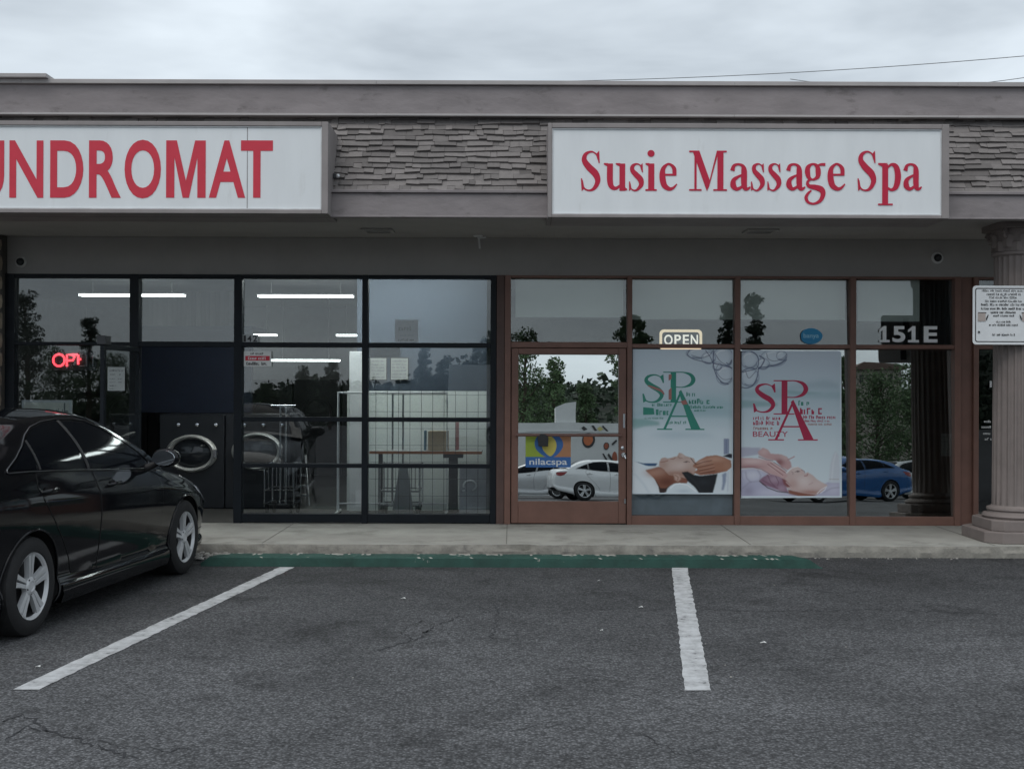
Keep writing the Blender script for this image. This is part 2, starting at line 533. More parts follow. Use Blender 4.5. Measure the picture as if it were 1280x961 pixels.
# ------------------------------------------------------------------ ground
def asphalt_mat():
    m = bpy.data.materials.new('asphalt'); m.use_nodes = True
    t = m.node_tree; b = t.nodes['Principled BSDF']; L = t.links.new
    tc_ = t.nodes.new('ShaderNodeTexCoord')
    def noise(s, d=5, r=.6, dist=0):
        n = t.nodes.new('ShaderNodeTexNoise'); n.inputs['Scale'].default_value = s; n.inputs['Detail'].default_value = d
        n.inputs['Roughness'].default_value = r; n.inputs['Distortion'].default_value = dist
        L(tc_.outputs['Object'], n.inputs['Vector']); return n.outputs['Fac']
    def mrange(v, a, bb, c, d):
        n = t.nodes.new('ShaderNodeMapRange'); n.inputs['From Min'].default_value = a; n.inputs['From Max'].default_value = bb
        n.inputs['To Min'].default_value = c; n.inputs['To Max'].default_value = d; L(v, n.inputs['Value']); return n.outputs['Result']
    def mul(a, bb):
        n = t.nodes.new('ShaderNodeMath'); n.operation = 'MULTIPLY'; L(a, n.inputs[0]); L(bb, n.inputs[1]); return n.outputs[0]
    big = mrange(noise(.42, 4, .55, .6), .32, .68, .74, 1.22)
    mid = mrange(noise(3.1, 6, .65), .3, .7, .84, 1.14)
    vo = t.nodes.new('ShaderNodeTexVoronoi'); vo.inputs['Scale'].default_value = 64
    L(tc_.outputs['Object'], vo.inputs['Vector'])
    vc = t.nodes.new('ShaderNodeSeparateColor'); L(vo.outputs['Color'], vc.inputs['Color'])
    speck = mrange(vc.outputs['Red'], 0, 1, .50, 1.48)
    gap = mrange(vo.outputs['Distance'], .25, .62, 1.12, .5)
    fine = mrange(noise(150, 3, .7), .3, .7, .75, 1.25)
    # long wear bands across the bays where cars stop: darker sealed strip towards the shops
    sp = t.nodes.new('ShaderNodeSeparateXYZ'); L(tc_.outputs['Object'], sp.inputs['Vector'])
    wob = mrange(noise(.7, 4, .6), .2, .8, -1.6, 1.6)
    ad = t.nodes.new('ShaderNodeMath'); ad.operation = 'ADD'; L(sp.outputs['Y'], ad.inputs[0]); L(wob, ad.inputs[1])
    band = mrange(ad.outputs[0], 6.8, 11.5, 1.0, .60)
    # oil stains in the bays and paler scuffed patches, each with its own outline
    stain = mrange(noise(1.15, 7, .62, .4), .555, .66, 1.0, .62)
    scuff = mrange(noise(2.3, 8, .72, .2), .62, .76, 1.0, 1.32)
    f = mul(mul(mul(mul(mul(big, mid), mul(speck, gap)), fine), band), mul(stain, scuff))
    vm = t.nodes.new('ShaderNodeVectorMath'); vm.operation = 'SCALE'; vm.inputs[0].default_value = (.130, .132, .138); L(f, vm.inputs['Scale'])
    L(vm.outputs['Vector'], b.inputs['Base Color']); b.inputs['Roughness'].default_value = .9; b.inputs['Specular IOR Level'].default_value = .3
    bu = t.nodes.new('ShaderNodeBump'); bu.inputs['Distance'].default_value = .006; bu.inputs['Strength'].default_value = 1
    hv = mrange(vo.outputs['Distance'], .1, .6, 1, 0)
    L(hv, bu.inputs['Height']); L(bu.outputs['Normal'], b.inputs['Normal'])
    return m
M_asphalt = asphalt_mat()
def lot_z(x, y):
    return 0.0
xs = [-500, -200, -90, -50, -30, -20, -12, -6, 0, 6, 12, 20, 30, 50, 90, 200, 500]
ys = [-500, -250, -120, -70, -45, -30, -12, 0, 5, 10, 14, 20, 30, 60, 120, 250, 500]
g = MB()
g.add([(x, y, lot_z(x, y)) for y in ys for x in xs], [(j * len(xs) + i, j * len(xs) + i + 1, (j + 1) * len(xs) + i + 1, (j + 1) * len(xs) + i) for j in range(len(ys) - 1) for i in range(len(xs) - 1)])
tag(g.build('ground', M_asphalt, smooth=180, loc=(0, 0, 0)), kind='structure')

# parking bay lines: thick worn paint
def paint_mat():
    m = bpy.data.materials.new('worn_line_paint'); m.use_nodes = True
    t = m.node_tree; b = t.nodes['Principled BSDF']; L = t.links.new
    tc_ = t.nodes.new('ShaderNodeTexCoord')
    n = t.nodes.new('ShaderNodeTexNoise'); n.inputs['Scale'].default_value = 9; n.inputs['Detail'].default_value = 10; n.inputs['Roughness'].default_value = .72
    L(tc_.outputs['Object'], n.inputs['Vector'])
    r = t.nodes.new('ShaderNodeValToRGB')
    e = r.color_ramp.elements
    e[0].position, e[0].color = .375, (.10, .102, .108, 1)
    e[1].position, e[1].color = .58, (.50, .51, .52, 1)
    k = e.new(.415); k.color = (.32, .325, .33, 1)
    L(n.outputs['Fac'], r.inputs['Fac']); L(r.outputs['Color'], b.inputs['Base Color']); b.inputs['Roughness'].default_value = .75
    bu = t.nodes.new('ShaderNodeBump'); bu.inputs['Distance'].default_value = .004; L(n.outputs['Fac'], bu.inputs['Height']); L(bu.outputs['Normal'], b.inputs['Normal'])
    return m
M_line = paint_mat()
def line(pa0, pa1, pb0, pb1, seed):
    r = random.Random(seed)
    A0, A1, B0, B1 = (np.array(gp(*p)) for p in (pa0, pa1, pb0, pb1))
    n = 70
    m = MB()
    for i in range(n):
        def side(t, a, b, sg):
            p = a + (b - a) * t
            rr = random.Random(int(t * n + .5) * 2 + (sg > 0) + seed * 1000)
            return (p[0] + rr.uniform(-.006, .006), p[1], 0.004)
        t0, t1 = i / n, (i + 1) / n
        m.poly([side(t0, A0, B0, -1), side(t0, A1, B1, 1), side(t1, A1, B1, 1), side(t1, A0, B0, -1)])
    tag(m.build('parking_line', M_line), kind='structure')
line((17, 862), (50, 862), (350, 709), (369, 709), 1)
line((857, 863), (890, 863), (840.5, 709.5), (860, 709.5), 2)

# cracks in the asphalt
M_crack = mat('crack_filler', (.026, .027, .030), .95)
cr_ = MB()
def crack(pix, w, seed):
    r = random.Random(seed)
    pts = [np.array(gp(*p)) for p in pix]
    P = []
    for a, b in zip(pts[:-1], pts[1:]):
        n = max(2, int(np.hypot(*(b - a)) / .035))
        for k in range(n):
            p = a + (b - a) * k / n
            P.append(p + np.array((r.gauss(0, .012), r.gauss(0, .022))))
    P.append(pts[-1])
    ws = [w * r.uniform(.3, 1.1) for _ in P]; ws[0] = ws[-1] = .002
    L, Q = ribbon([tuple(p) for p in P], ws, 1)
    for i in range(len(L) - 1):
        cr_.poly([(*L[i], .003), (*L[i + 1], .003), (*Q[i + 1], .003), (*Q[i], .003)])
crack([(0, 903), (30, 893), (62, 915), (95, 922), (140, 938), (175, 948)], .016, 1)
crack([(62, 915), (40, 906), (8, 925)], .012, 2)
crack([(95, 922), (180, 934), (250, 937)], .007, 3)
crack([(800, 916), (850, 943), (905, 930)], .008, 4)
crack([(470, 812), (520, 800), (545, 782), (575, 770)], .016, 5)
crack([(520, 800), (500, 790), (530, 775)], .010, 15)
crack([(560, 905), (640, 912), (700, 905), (760, 918)], .006, 16)
crack([(1000, 735), (1050, 742), (1090, 738)], .010, 17)
crack([(700, 762), (830, 760), (960, 764), (1110, 762), (1260, 768)], .013, 6)
crack([(610, 745), (625, 765), (615, 800)], .008, 7)
tag(cr_.build('ground_crack', M_crack), kind='structure')

# ------------------------------------------------------------------ pavement in front of the shops
KY = 12.33                                         # kerb edge
SW = 0.11
pv = MB()
pv.box(-16, 16, KY + .10, 14.25, -.3, SW)
pv.build('pavement', M_conc)
tag(bpy.data.objects['pavement'], kind='structure')
kb = MB()
n = 1100
prof = []
rr = random.Random(4)
cx_ = np.linspace(-16, 16, n + 1)
chip = np.zeros(n + 1)
for i in range(n + 1):
    chip[i] = .7 * chip[i - 1] + rr.gauss(0, .0035) if i else 0
for _ in range(60):
    c0, wd, dp = rr.uniform(-8, 8), rr.uniform(.04, .16), rr.uniform(.008, .03)
    chip += dp * np.exp(-((cx_ - c0) / wd) ** 4)
rows = []
for i, x in enumerate(cx_):
    c = max(0, chip[i])
    wv = .005 * math.sin(x * 1.3) + .003 * math.sin(x * 3.7)
    rows.append([(x, KY + .10, SW), (x, KY + .016 + c * .9, SW + .001), (x, KY + .002 + c + wv, SW - .014 - c * .6), (x, KY - .004 + wv + rr.gauss(0, .004), SW - .06), (x, KY - .008 + wv + rr.gauss(0, .004), -.05)])
k5 = 5
kb.add([p for r_ in rows for p in r_], [(i * k5 + j, (i + 1) * k5 + j, (i + 1) * k5 + j + 1, i * k5 + j + 1) for i in range(n) for j in range(k5 - 1)])
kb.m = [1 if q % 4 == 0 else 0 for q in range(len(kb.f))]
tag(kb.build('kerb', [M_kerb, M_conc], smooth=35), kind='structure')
# control joints across the pavement, laid as thin grey strips
jt = MB()
for x in (-7.4, -4.95, -2.5, -.05, 2.4, 4.85, 7.3):
    jt.box(x - .004, x + .004, KY + .11, 14.2, SW + .001, SW + .003)
tag(jt.build('pavement_joint', mat('joint_grey', (.16, .155, .14), .95)), kind='structure')

# green painted wheel kerb in front of the pavement
M_green = mat('green_kerb_paint', (.012, .054, .042), .75, var=.3, scale=5, bump=.003, bscale=50, dirt=((.26, .26, .235), 5.5, .655, .03))
M_chips = mat('bare_concrete_chip', (.33, .32, .29), .95, var=.2)
gk = MB()
gx0, gx1 = fx(252, 11.58), fx(1029, 11.58)
N = 260
rows = []
rr = random.Random(9)
for i in range(N + 1):
    t = i / N
    x = gx0 + (gx1 - gx0) * t
    e = min(1, (gx1 - x) / .12, (x - gx0) / .12 + .2)
    h = .088 * max(.08, e) + rr.gauss(0, .0012)
    rows.append([(x, 11.575 + rr.gauss(0, .0015), 0), (x + .0, 11.592, h * .9), (x - .02, 11.61, h), (x - .08 * t, 11.775 + rr.gauss(0, .018), h * .985), (x - .10 * t, 11.86 + rr.gauss(0, .004), h * .97), (x - .10 * t, 11.90, -.01)])
gk.add([p for r_ in rows for p in r_], [(i * 6 + j, (i + 1) * 6 + j, (i + 1) * 6 + j + 1, i * 6 + j + 1) for i in range(N) for j in range(5)] + [(0, 1, 2, 3, 4, 5), tuple(N * 6 + k for k in (5, 4, 3, 2, 1, 0))])
rr = random.Random(14)
for i in range(N):                                  # paint knocked off in runs along the back edge
    if math.sin(i * .37) + math.sin(i * .113 + 1) + rr.gauss(0, .8) > .9: gk.m[i * 5 + 3] = 1
    if rr.random() < .03: gk.m[i * 5 + 1] = 1
tag(gk.build('wheel_kerb', [M_green, M_chips], smooth=35), 'long low green painted concrete wheel kerb with chipped back edge', 'wheel kerb')

# broken concrete by the left end of the wheel kerb, and scraps of paper on the asphalt
rb = MB()
rr = random.Random(21)
def lump(mb, x, y, z, s, r):
    vs = [(x + s * a * r.uniform(.6, 1.1), y + s * b * r.uniform(.6, 1.1), z + s * .6 * c * r.uniform(.5, 1.0)) for a, b, c in ((-1, -1, 0), (1, -1, 0), (1, 1, 0), (-1, 1, 0), (-.6, -.6, 1), (.6, -.7, .8), (.7, .6, 1), (-.6, .7, .7))]
    mb.add(vs, [(3, 2, 1, 0), (4, 5, 6, 7), (0, 1, 5, 4), (1, 2, 6, 5), (2, 3, 7, 6), (3, 0, 4, 7)])
for _ in range(150):
    x = rr.gauss(-2.75, .28)
    lump(rb, x, rr.uniform(11.95, 12.32), rr.uniform(0, .03), rr.uniform(.008, .035), rr)
for _ in range(120):
    lump(rb, rr.uniform(-3, 7), rr.uniform(12.22, 12.32), 0, rr.uniform(.004, .011), rr)
for _ in range(14):
    px, py = rr.uniform(260, 1280), rr.uniform(705, 850)
    x, y = gp(px, py); lump(rb, x, y, 0, rr.uniform(.003, .008), rr)
tag(rb.build('rubble', mat('rubble_concrete', (.34, .325, .30), .95, var=.25, island=.35)), kind='stuff')
scraps = [(505, 748.5, .09, .02, 'small white paper scrap on the asphalt straight out from the laundromat bay'), (802, 759.5, .08, .025, 'white paper scrap on the asphalt just left of the right parking line'),
          (749, 726.5, .03, .03, 'tiny white paper scrap close to the green wheel kerb'), (753, 788.5, .05, .02, 'small white paper scrap lowest left of the right parking line'), (49, 834, .07, .02, 'white paper scrap lying beside the left parking line near its end'),
          (955, 804, .10, .02, 'thin white paper scrap on the asphalt right of the right parking line')]
for px, py, w, d, lb in scraps:
    w, d = w * .42, d * .4
    x, y = gp(px, py)
    m = MB()
    m.add([(x - w / 2, y - d, .008), (x, y - d * 1.2, .013), (x + w / 2, y - d * .6, .007), (x + w / 2.2, y + d, .009), (x + .01, y + d * .9, .016), (x - w / 2.1, y + d, .006)], [(0, 1, 4, 5), (1, 2, 3, 4)])
    o = m.build('paper_scrap', M_paper)
    so = o.modifiers.new('thickness', 'SOLIDIFY'); so.thickness = .002
    tag(o, lb, 'litter', 'paper scraps on the asphalt')

# ------------------------------------------------------------------ the building
BX0, BX1 = -15.0, 13.0
Hd = fz(344.5)                                     # head of the shop fronts
SOF = 3.40                                         # soffit height
bld = empty('strip_mall_building', (0, FY, 0), 'single storey grey strip mall with shingled mansard over a dark shop front arcade', 'building')
b = MB()                                           # walls: header above the shop fronts, piers beyond them, back and sides
LX0, LX1 = fx(8), fx(620.5)
RX0, RX1 = fx(637), fx(1198)
EX1 = 6.6                                          # end of the neighbour's glass on the right
b.box(BX0, BX1, FY, FY + .15, Hd, SOF - .003)
b.box(BX0, LX0 - .003, FY, FY + .15, 0, Hd - .003)
b.box(EX1, BX1, FY, FY + .15, 0, Hd - .003)
b.box(BX0, BX0 + .2, FY + .153, 24, 0, 4.3); b.box(BX1 - .2, BX1, FY + .153, 24, 0, 4.3)
b.box(BX0, BX1, 24.003, 24.2, 0, 4.3)
b.build('front_wall', M_soffit, bld)
s = MB()
s.box(BX0, BX1, 12.50, FY + .15, SOF, SOF + .05)
s.build('soffit', M_soffit, bld)
# lower fascia board with a drip lip
s = MB()
s.box(BX0, BX1, 12.40, 12.497, 3.378, 3.615)
s.box(BX0, BX1, 12.385, 12.46, 3.372, 3.392)
s.box(BX0, BX1, 12.375, 12.49, 3.618, 3.650)
s.build('lower_fascia', M_fascia, bld, bevel=.006)
# upper fascia band
s = MB()
segs = [BX0, -8.7, -5.1, -1.42, 2.3, 4.62, 8.4, BX1]
rr = random.Random(3)
s.box(BX0, BX1, 12.90, 13.1, 4.515, 4.815)
s.build('upper_fascia', M_fascia, bld, bevel=.005)
s = MB()
for a, c in zip(segs[:-1], segs[1:]):
    dy = rr.uniform(-.005, .005)
    s.box(a, c - .0005, 12.86 + dy, 13.16, 4.818 + dy * .5, 4.862)
    s.box(a, c - .0005, 12.855 + dy, 12.94, 4.490 + dy * .6, 4.512)
s.box(BX0, fx(56, 12.8), 12.80, 13.25, 4.864, 4.905)
s.build('roof_edge_trim', M_fascia2, bld, bevel=.004)
s = MB()
s.box(BX0, BX1, 13.161, 24.2, 4.60, 4.80)
s.box(BX0, BX1, 13.04, 13.16, 3.46, 4.813)
s.build('flat_roof', mat('roof_felt', (.12, .12, .12), .9), bld)
# mansard of split shakes: every row overlaps the one below
s = MB()
z0, y0, z1, y1 = 3.64, 12.47, 4.53, 13.0
s.prism([(y0 + .02, z0), (13.03, z0), (13.03, z1), (y1 + .02, z1)], BX0, BX1, axis='x')
s.build('mansard_underlay', M_shakeback, bld)
s = MB()
rows_n = 14
rr = random.Random(5)
dy_, dz_ = (y1 - y0) / rows_n, (z1 - z0) / rows_n
nl = Vector((0, -(z1 - z0), y1 - y0)).normalized()
for r_ in range(rows_n + 1):
    x = BX0 - rr.uniform(0, .3)
    while x < BX1:
        w = rr.choice((.07, .10, .13, .16, .20, .24)) * rr.uniform(.85, 1.2)
        if -7.6 < x < 7.6 or True:
            off = rr.uniform(-.011, .011)
            tck = rr.uniform(.022, .034) if rr.random() < .6 else rr.uniform(.010, .018)
            yb, zb = y0 + dy_ * r_ + off * .5, z0 + dz_ * r_ + off
            yt, zt = yb + dy_ * 1.55, zb + dz_ * 1.55
            g_ = rr.uniform(.001, .004)
            sk = rr.uniform(-.006, .006)
            xa, xb = x, min(x + w - g_, BX1)
            if xb > xa + .01:
                F = [Vector((xa, yb, zb + sk)), Vector((xb, yb, zb - sk)), Vector((xb, yt, zt)), Vector((xa, yt, zt))]
                T = [F[0] + nl * (tck + .006), F[1] + nl * (tck + .006 + sk * .4), F[2] + nl * .004, F[3] + nl * .004]
                s.add(F + T, [(4, 5, 6, 7), (0, 1, 5, 4), (1, 2, 6, 5), (3, 0, 4, 7)])
        x += w
s.build('shingles', M_shake, bld)

# interior shells
def room(x0, x1, ydeep, prefix, wall, ceil, ch=3.15):
    m = MB(); m.box(x0, x1, ydeep, ydeep + .1, SW, ch); m.box(x0 - .1, x0 - .003, FY + .16, ydeep, SW, ch); m.box(x1 + .003, x1 + .1, FY + .16, ydeep, SW, ch)
    m.build(prefix + '_wall', wall, bld)
    m = MB(); m.box(x0 - .1, x1 + .1, FY + .155, ydeep + .1, ch + .003, ch + .06); m.build(prefix + '_ceiling', ceil, bld)
    m = MB(); m.box(x0 - .1, x1 + .1, FY - .049, ydeep + .1, -.1, SW - .002); m.build(prefix + '_floor', M_int_floor, bld)
room(-7.9, -.30, 23.0, 'laundromat', M_int_wall, M_int_ceil)
room(-.05, 5.10, 18.5, 'spa', mat('spa_wall', (.10, .105, .115), .8), M_int_ceil)
room(5.35, 6.6, 18.5, 'neighbour', M_int_navy, M_int_navy)
# inside the laundromat: blue and tiled partition by the right window, dark bulkhead behind the doorway
PY = 15.75
m = MB(); m.box(fx(434, PY), -.31, PY, PY + .1, SW, fz(489, PY)); m.build('tiled_partition', M_tile, bld)
m = MB(); m.box(fx(446, PY), -.31, PY + .004, PY + .1, fz(489, PY) + .003, 3.1); m.build('blue_partition', M_int_blue, bld)
m = MB(); m.box(fx(437, 15.66), fx(453, 15.66), 15.62, 15.70, SW, fz(440, 15.66)); m.build('white_corner_post', M_white, bld, bevel=.008)
m = MB(); m.box(-5.15, -3.55, 16.9, 17.0, 1.32, 2.45); m.box(-5.15, -3.55, 16.9, 17.9, 2.453, 2.5); m.build('dark_bulkhead', M_int_navy, bld)

# ------------------------------------------------------------------ laundromat front: dark frame, panes, open door
f = MB()
F0, F1 = FY - .06, FY + .06
def vbar(px0, px1, py0, py1, mb, y0=F0, y1=F1, m=0):
    mb.box(fx(px0), fx(px1), y0, y1, fz(py1), fz(py0), m)
SILL = SW
vb = lambda a, c: f.box(fx(a), fx(c), F0, F1, SILL, Hd - .002)
vb(8, 20); vb(163.5, 175); vb(293.5, 303.5); vb(453, 460.5); vb(613, 620.5)
hb = lambda a, c, p0, p1, dy=.004: f.box(fx(a) + .001, fx(c) - .001, F0 + dy, F1 - dy, fz(p1), fz(p0))
for a, c in ((20, 163.5), (175, 293.5), (303.5, 453), (460.5, 613)):
    f.box(fx(a) + .001, fx(c) - .001, F0 + .004, F1 - .004, Hd - .045, Hd - .003)
hb(20, 163.5, 429.5, 433.5); hb(175, 293.5, 428.5, 435)
hb(303.5, 453, 429, 435); hb(460.5, 613, 429, 435)
for a, c in ((303.5, 453), (460.5, 613)):
    hb(a, c, 522, 527.5, .012); hb(a, c, 580, 585, .012); hb(a, c, 642.5, 653)
hb(20, 163.5, 560, 566, .012); hb(20, 163.5, 642.5, 653)
f.build('dark_window_frame', M_navy, bld, bevel=.004)
def pane(px0, px1, zb, zt, gm, name='window_pane', Y=FY + .004, parent=bld, tilt=.009):
    x0, x1, dy = fx(px0) - .01, fx(px1) + .01, (zt - zb) * tilt      # old glazing leans back a little in its frame
    m = MB(); m.prism([(Y, zb - .01), (Y + .006, zb - .01), (Y + .006 + dy, zt + .01), (Y + dy, zt + .01)], x0, x1, axis='x')
    return m.build(name, gm, parent)
LT, LB = fz(429), fz(435)
for a, c in ((20, 163.5), (175, 293.5), (303.5, 453), (460.5, 613)):
    pane(a, c, LT, Hd - .045, G_laundry)
pane(20, 163.5, SILL + .11, fz(433), G_laundry)
for a, c in ((303.5, 453), (460.5, 613)):
    pane(a, c, fz(522), LB, G_laundry); pane(a, c, fz(580), fz(527.5), G_laundry); pane(a, c, fz(642.5), fz(585), G_laundry)
# open door leaf, hinged on the left post and swung out over the pavement
HX = fx(176)
ang = R(97)
dv = Vector((math.cos(ang), -math.sin(ang), 0))    # along the leaf, away from the hinge
def leafbox(mb, u0, u1, z0_, z1_, t0=-.022, t1=.022):
    nrm = Vector((-dv.y, dv.x, 0))
    vs = []
    for z in (z0_, z1_):
        for tt in (t0, t1):
            for u in (u0, u1):
                p = Vector((HX, FY - .065, 0)) + dv * u + nrm * tt
                vs.append((p.x, p.y, z))
    mb.add(vs, [(0, 2, 3, 1), (4, 5, 7, 6), (0, 1, 5, 4), (2, 6, 7, 3), (0, 4, 6, 2), (1, 3, 7, 5)])
LW, LH0, LH1 = .95, SW + .01, fz(435.5)
m = MB(); leafbox(m, 0, LW, LH1 - .06, LH1); leafbox(m, 0, LW, LH0, LH0 + .25); leafbox(m, 0, .06, LH0 + .251, LH1 - .061); leafbox(m, LW - .06, LW, LH0 + .251, LH1 - .061)
dl = m.build('glass_door', M_navy, bld, bevel=.003)
tag(dl, 'dark framed glass door swung open outwards')
m = MB(); leafbox(m, .055, LW - .055, LH0 + .24, LH1 - .05, -.003, .003); m.build('door_pane', glass('clear_door_glass', .03, (.93, .95, .95)), dl)
m = MB(); leafbox(m, .05, LW - .05, .98, 1.01, -.06, -.035); leafbox(m, .05, .08, .98, 1.01, -.036, -.02); leafbox(m, LW - .08, LW - .05, .98, 1.01, -.036, -.02); m.build('push_bar', M_darkmetal, dl)
m = MB(); leafbox(m, LW - .12, LW + .02, LH1 - .005, LH1 + .09, -.05, .05); m.build('door_closer', M_darkmetal, dl, bevel=.006)
# notice taped on the open door
nrm = Vector((-dv.y, dv.x, 0))

# post between the two shops
m = MB(); m.box(fx(620.5) + .002, fx(630.5), F0 - .01, F1, SW, Hd - .002); m.build('shop_divider_post', M_darkbrown, bld, bevel=.004)

# ------------------------------------------------------------------ spa front: brown frame
f = MB()
vb2 = lambda a, c, y0=F0 - .02: f.box(fx(a), fx(c), y0, F1, SW, Hd - .002)
vb2(630.8, 638.3); vb2(783.2, 789.3); vb2(917, 924); vb2(1060.5, 1067.8); vb2(1190.5, 1198)
f.box(fx(1198) + .001, fx(1214) - .001, F0 + .02, F1, SW, Hd - .002)
vb2(1214, 1220.5)
vb2(1262, 1269)
for a, c in ((638.3, 783.2), (789.3, 917), (924, 1060.5), (1067.8, 1190.5), (1220.5, 1262)):
    f.box(fx(a) + .001, fx(c) - .001, F0 - .012, F1, fz(434.5), fz(429.5 if a > 700 else 427.5))
    f.box(fx(a) + .001, fx(c) - .001, F0 - .012, F1, Hd - .03, Hd - .003)
for a, c in ((789.3, 917), (924, 1060.5), (1067.8, 1190.5), (1220.5, 1262)):
    f.box(fx(a) + .001, fx(c) - .001, F0 - .012, F1, SW, fz(643.2))
f.build('brown_window_frame', M_brown, bld, bevel=.004)
ST = fz(429)
for a, c in ((638.3, 783.2), (789.3, 917), (924, 1060.5), (1067.8, 1190.5)):
    pane(a, c, ST, Hd - .03, G_spa, tilt=.039, Y=FY - .012)
pane(789.3, 917, fz(643), fz(434.5), G_spa, tilt=.039, Y=FY - .022)
pane(924, 1060.5, fz(643), fz(434.5), G_film, tilt=.039, Y=FY - .022)
pane(1067.8, 1190.5, fz(643), fz(434.5), G_film, tilt=.039, Y=FY - .022)
pane(1220.5, 1262, fz(643), fz(434.5), G_laundry); pane(1220.5, 1262, ST, Hd - .03, G_laundry)
m = MB(); m.box(fx(1269), EX1, FY, FY + .04, SW, Hd - .003); m.build('side_panel', M_darkbrown, bld)
# spa door
d = MB()
dx0, dx1 = fx(639.3), fx(782.3)
dz1 = fz(435.3)
gx0_, gx1_, gz0, gz1 = fx(648), fx(773), fz(625.3), fz(442.5)
D0, D1 = FY - .062, FY + .018
d.box(dx0, gx0_, D0, D1, SW + .012, dz1); d.box(gx1_, dx1, D0, D1, SW + .012, dz1)
d.box(gx0_ + .001, gx1_ - .001, D0 + .003, D1 - .003, gz1, dz1); d.box(gx0_ + .001, gx1_ - .001, D0 + .003, D1 - .003, SW + .012, gz0)
sd = d.build('spa_door', M_brown, bld, bevel=.004)
tag(sd, 'brown framed entrance door with mirrored glass')
m = MB(); m.prism([(FY - .056, gz0 - .008), (FY - .051, gz0 - .008), (FY + .015, gz1 + .008), (FY + .010, gz1 + .008)], gx0_ - .008, gx1_ + .008, axis='x'); m.build('door_pane', G_door, sd)
m = MB(); m.tube([(fx(645), FY - .11, fz(543)), (fx(776), FY - .11, fz(543))], .018, 10); m.tube([(fx(646), FY - .11, fz(543)), (fx(646), FY - .045, fz(543))], .012, 8); m.tube([(fx(775), FY - .11, fz(543)), (fx(775), FY - .045, fz(543))], .012, 8)
m.build('push_bar', mat('bar_brown', (.16, .085, .07), .4), sd, smooth=50)
m = MB()
m.lathe([(.0, -.016), (.020, -.014), (.022, 0)], (fx(777.6), D0 - .001, fz(559)), 'y', 16); m.build('deadbolt', M_chrome, sd, smooth=40)
m = MB(); m.lathe([(.0, -.03), (.026, -.028), (.030, -.01), (.030, 0)], (fx(779), D0 - .001, fz(567.5)), 'y', 18)
m.tube([(fx(780), D0 - .02, fz(567)), (fx(781.5), D0 - .04, fz(572))], .008, 8); m.build('door_handle', M_chrome, sd, smooth=40)
m = MB(); m.box(fx(778.3), fx(780.8), D0 - .012, D0, fz(534), fz(516.5)); m.build('latch_plate', M_chrome, sd)
m = MB(); m.box(fx(780), fx(782), D0 - .012, D0 - .001, fz(628), fz(622)); m.build('bolt', M_chrome, sd)
m = MB(); m.prism([(fx(673), fz(557)), (fx(685), fz(557)), (fx(685.5), fz(546)), (fx(682), fz(542)), (fx(676), fz(541)), (fx(672), fz(545))], FY - .135, FY - .09)
m.build('hanging_tag', M_ink, sd, bevel=.006)

# stone pier at the far left
sp = empty('stone_pier', (LX0 - .35, FY - .1, 0), 'rough fieldstone pier at the left edge of the laundromat front', 'pier')
m = MB(); m.box(LX0 - .9, LX0 + .005, FY - .16, FY - .003, 0, SOF - .005); m.build('mortar_core', M_mortar, sp)
m = MB()
rr = random.Random(8)
z = SW
while z < SOF - .1:
    h = rr.uniform(.16, .34)
    x = LX0 - .9
    while x < LX0 - .02:
        w = min(rr.uniform(.18, .42), LX0 + .03 - x)
        cxs, czs = x + w / 2, z + h / 2
        hh = min(h, SOF - .01 - z)
        k = 9
        ring = [(cxs + (w / 2 - .012) * math.copysign(abs(math.cos(t)) ** .55, math.cos(t)) * rr.uniform(.86, 1), czs + (hh / 2 - .012) * math.copysign(abs(math.sin(t)) ** .55, math.sin(t)) * rr.uniform(.86, 1)) for t in [2 * math.pi * i / k for i in range(k)]]
        dpt = rr.uniform(.03, .08)
        vs = [(a, FY - .155, c) for a, c in ring] + [(cxs + (a - cxs) * .78, FY - .16 - dpt, czs + (c - czs) * .78) for a, c in ring] + [(cxs, FY - .165 - dpt * 1.2, czs)]
        m.add(vs, [(i, (i + 1) % k, k + (i + 1) % k, k + i) for i in range(k)] + [(k + i, k + (i + 1) % k, 2 * k) for i in range(k)])
        x += w
    z += h
m.build('stones', M_stone, sp, smooth=60)
# ------------------------------------------------------------------ the two box signs
SY0, SY1 = 12.15, 12.80
def box_sign(name, label, px0, px1, py0, py1, bl, br_, bt, bb):
    x0, x1 = (fx(px0, SY0) if px0 is not None else -10.2), fx(px1, SY0)
    z0_, z1_ = fz(py1, SY0), fz(py0, SY0)
    u = SY0 / FPX
    root = empty(name, ((x0 + x1) / 2, SY0, z0_), label, 'sign')
    m = MB()
    fxl, fxr, fzt, fzb = x0 + bl * u, x1 - br_ * u, z1_ - bt * u, z0_ + bb * u
    m.box(x0, fxl, SY0, SY1, z0_, z1_); m.box(fxr, x1, SY0, SY1, z0_, z1_)
    m.box(fxl + .001, fxr - .001, SY0 + .002, SY1, fzt, z1_); m.box(fxl + .001, fxr - .001, SY0 + .002, SY1, z0_, fzb)
    m.box(fxl + .001, fxr - .001, SY0 + .05, SY1, fzb + .001, fzt - .001)
    m.build('sign_box', M_signframe, root, bevel=.005)
    m = MB(); m.box(fxl + .002, fxr - .002, SY0 + .022, SY0 + .045, fzb + .002, fzt - .002)
    m.build('sign_face', M_signwhite, root)
    m = MB()
    e = .012
    for a, c, q, w in ((fxl + .002, fxl + e, fzb, fzt), (fxr - e, fxr - .002, fzb, fzt)):
        m.box(a, c, SY0 + .012, SY0 + .021, q + .002, w - .002)
    m.box(fxl + e + .001, fxr - e - .001, SY0 + .012, SY0 + .021, fzt - e, fzt - .002); m.box(fxl + e + .001, fxr - e - .001, SY0 + .012, SY0 + .021, fzb + .002, fzb + e)
    m.build('retainer_trim', mat('retainer_white', (.62, .63, .64), .4), root)
    return root
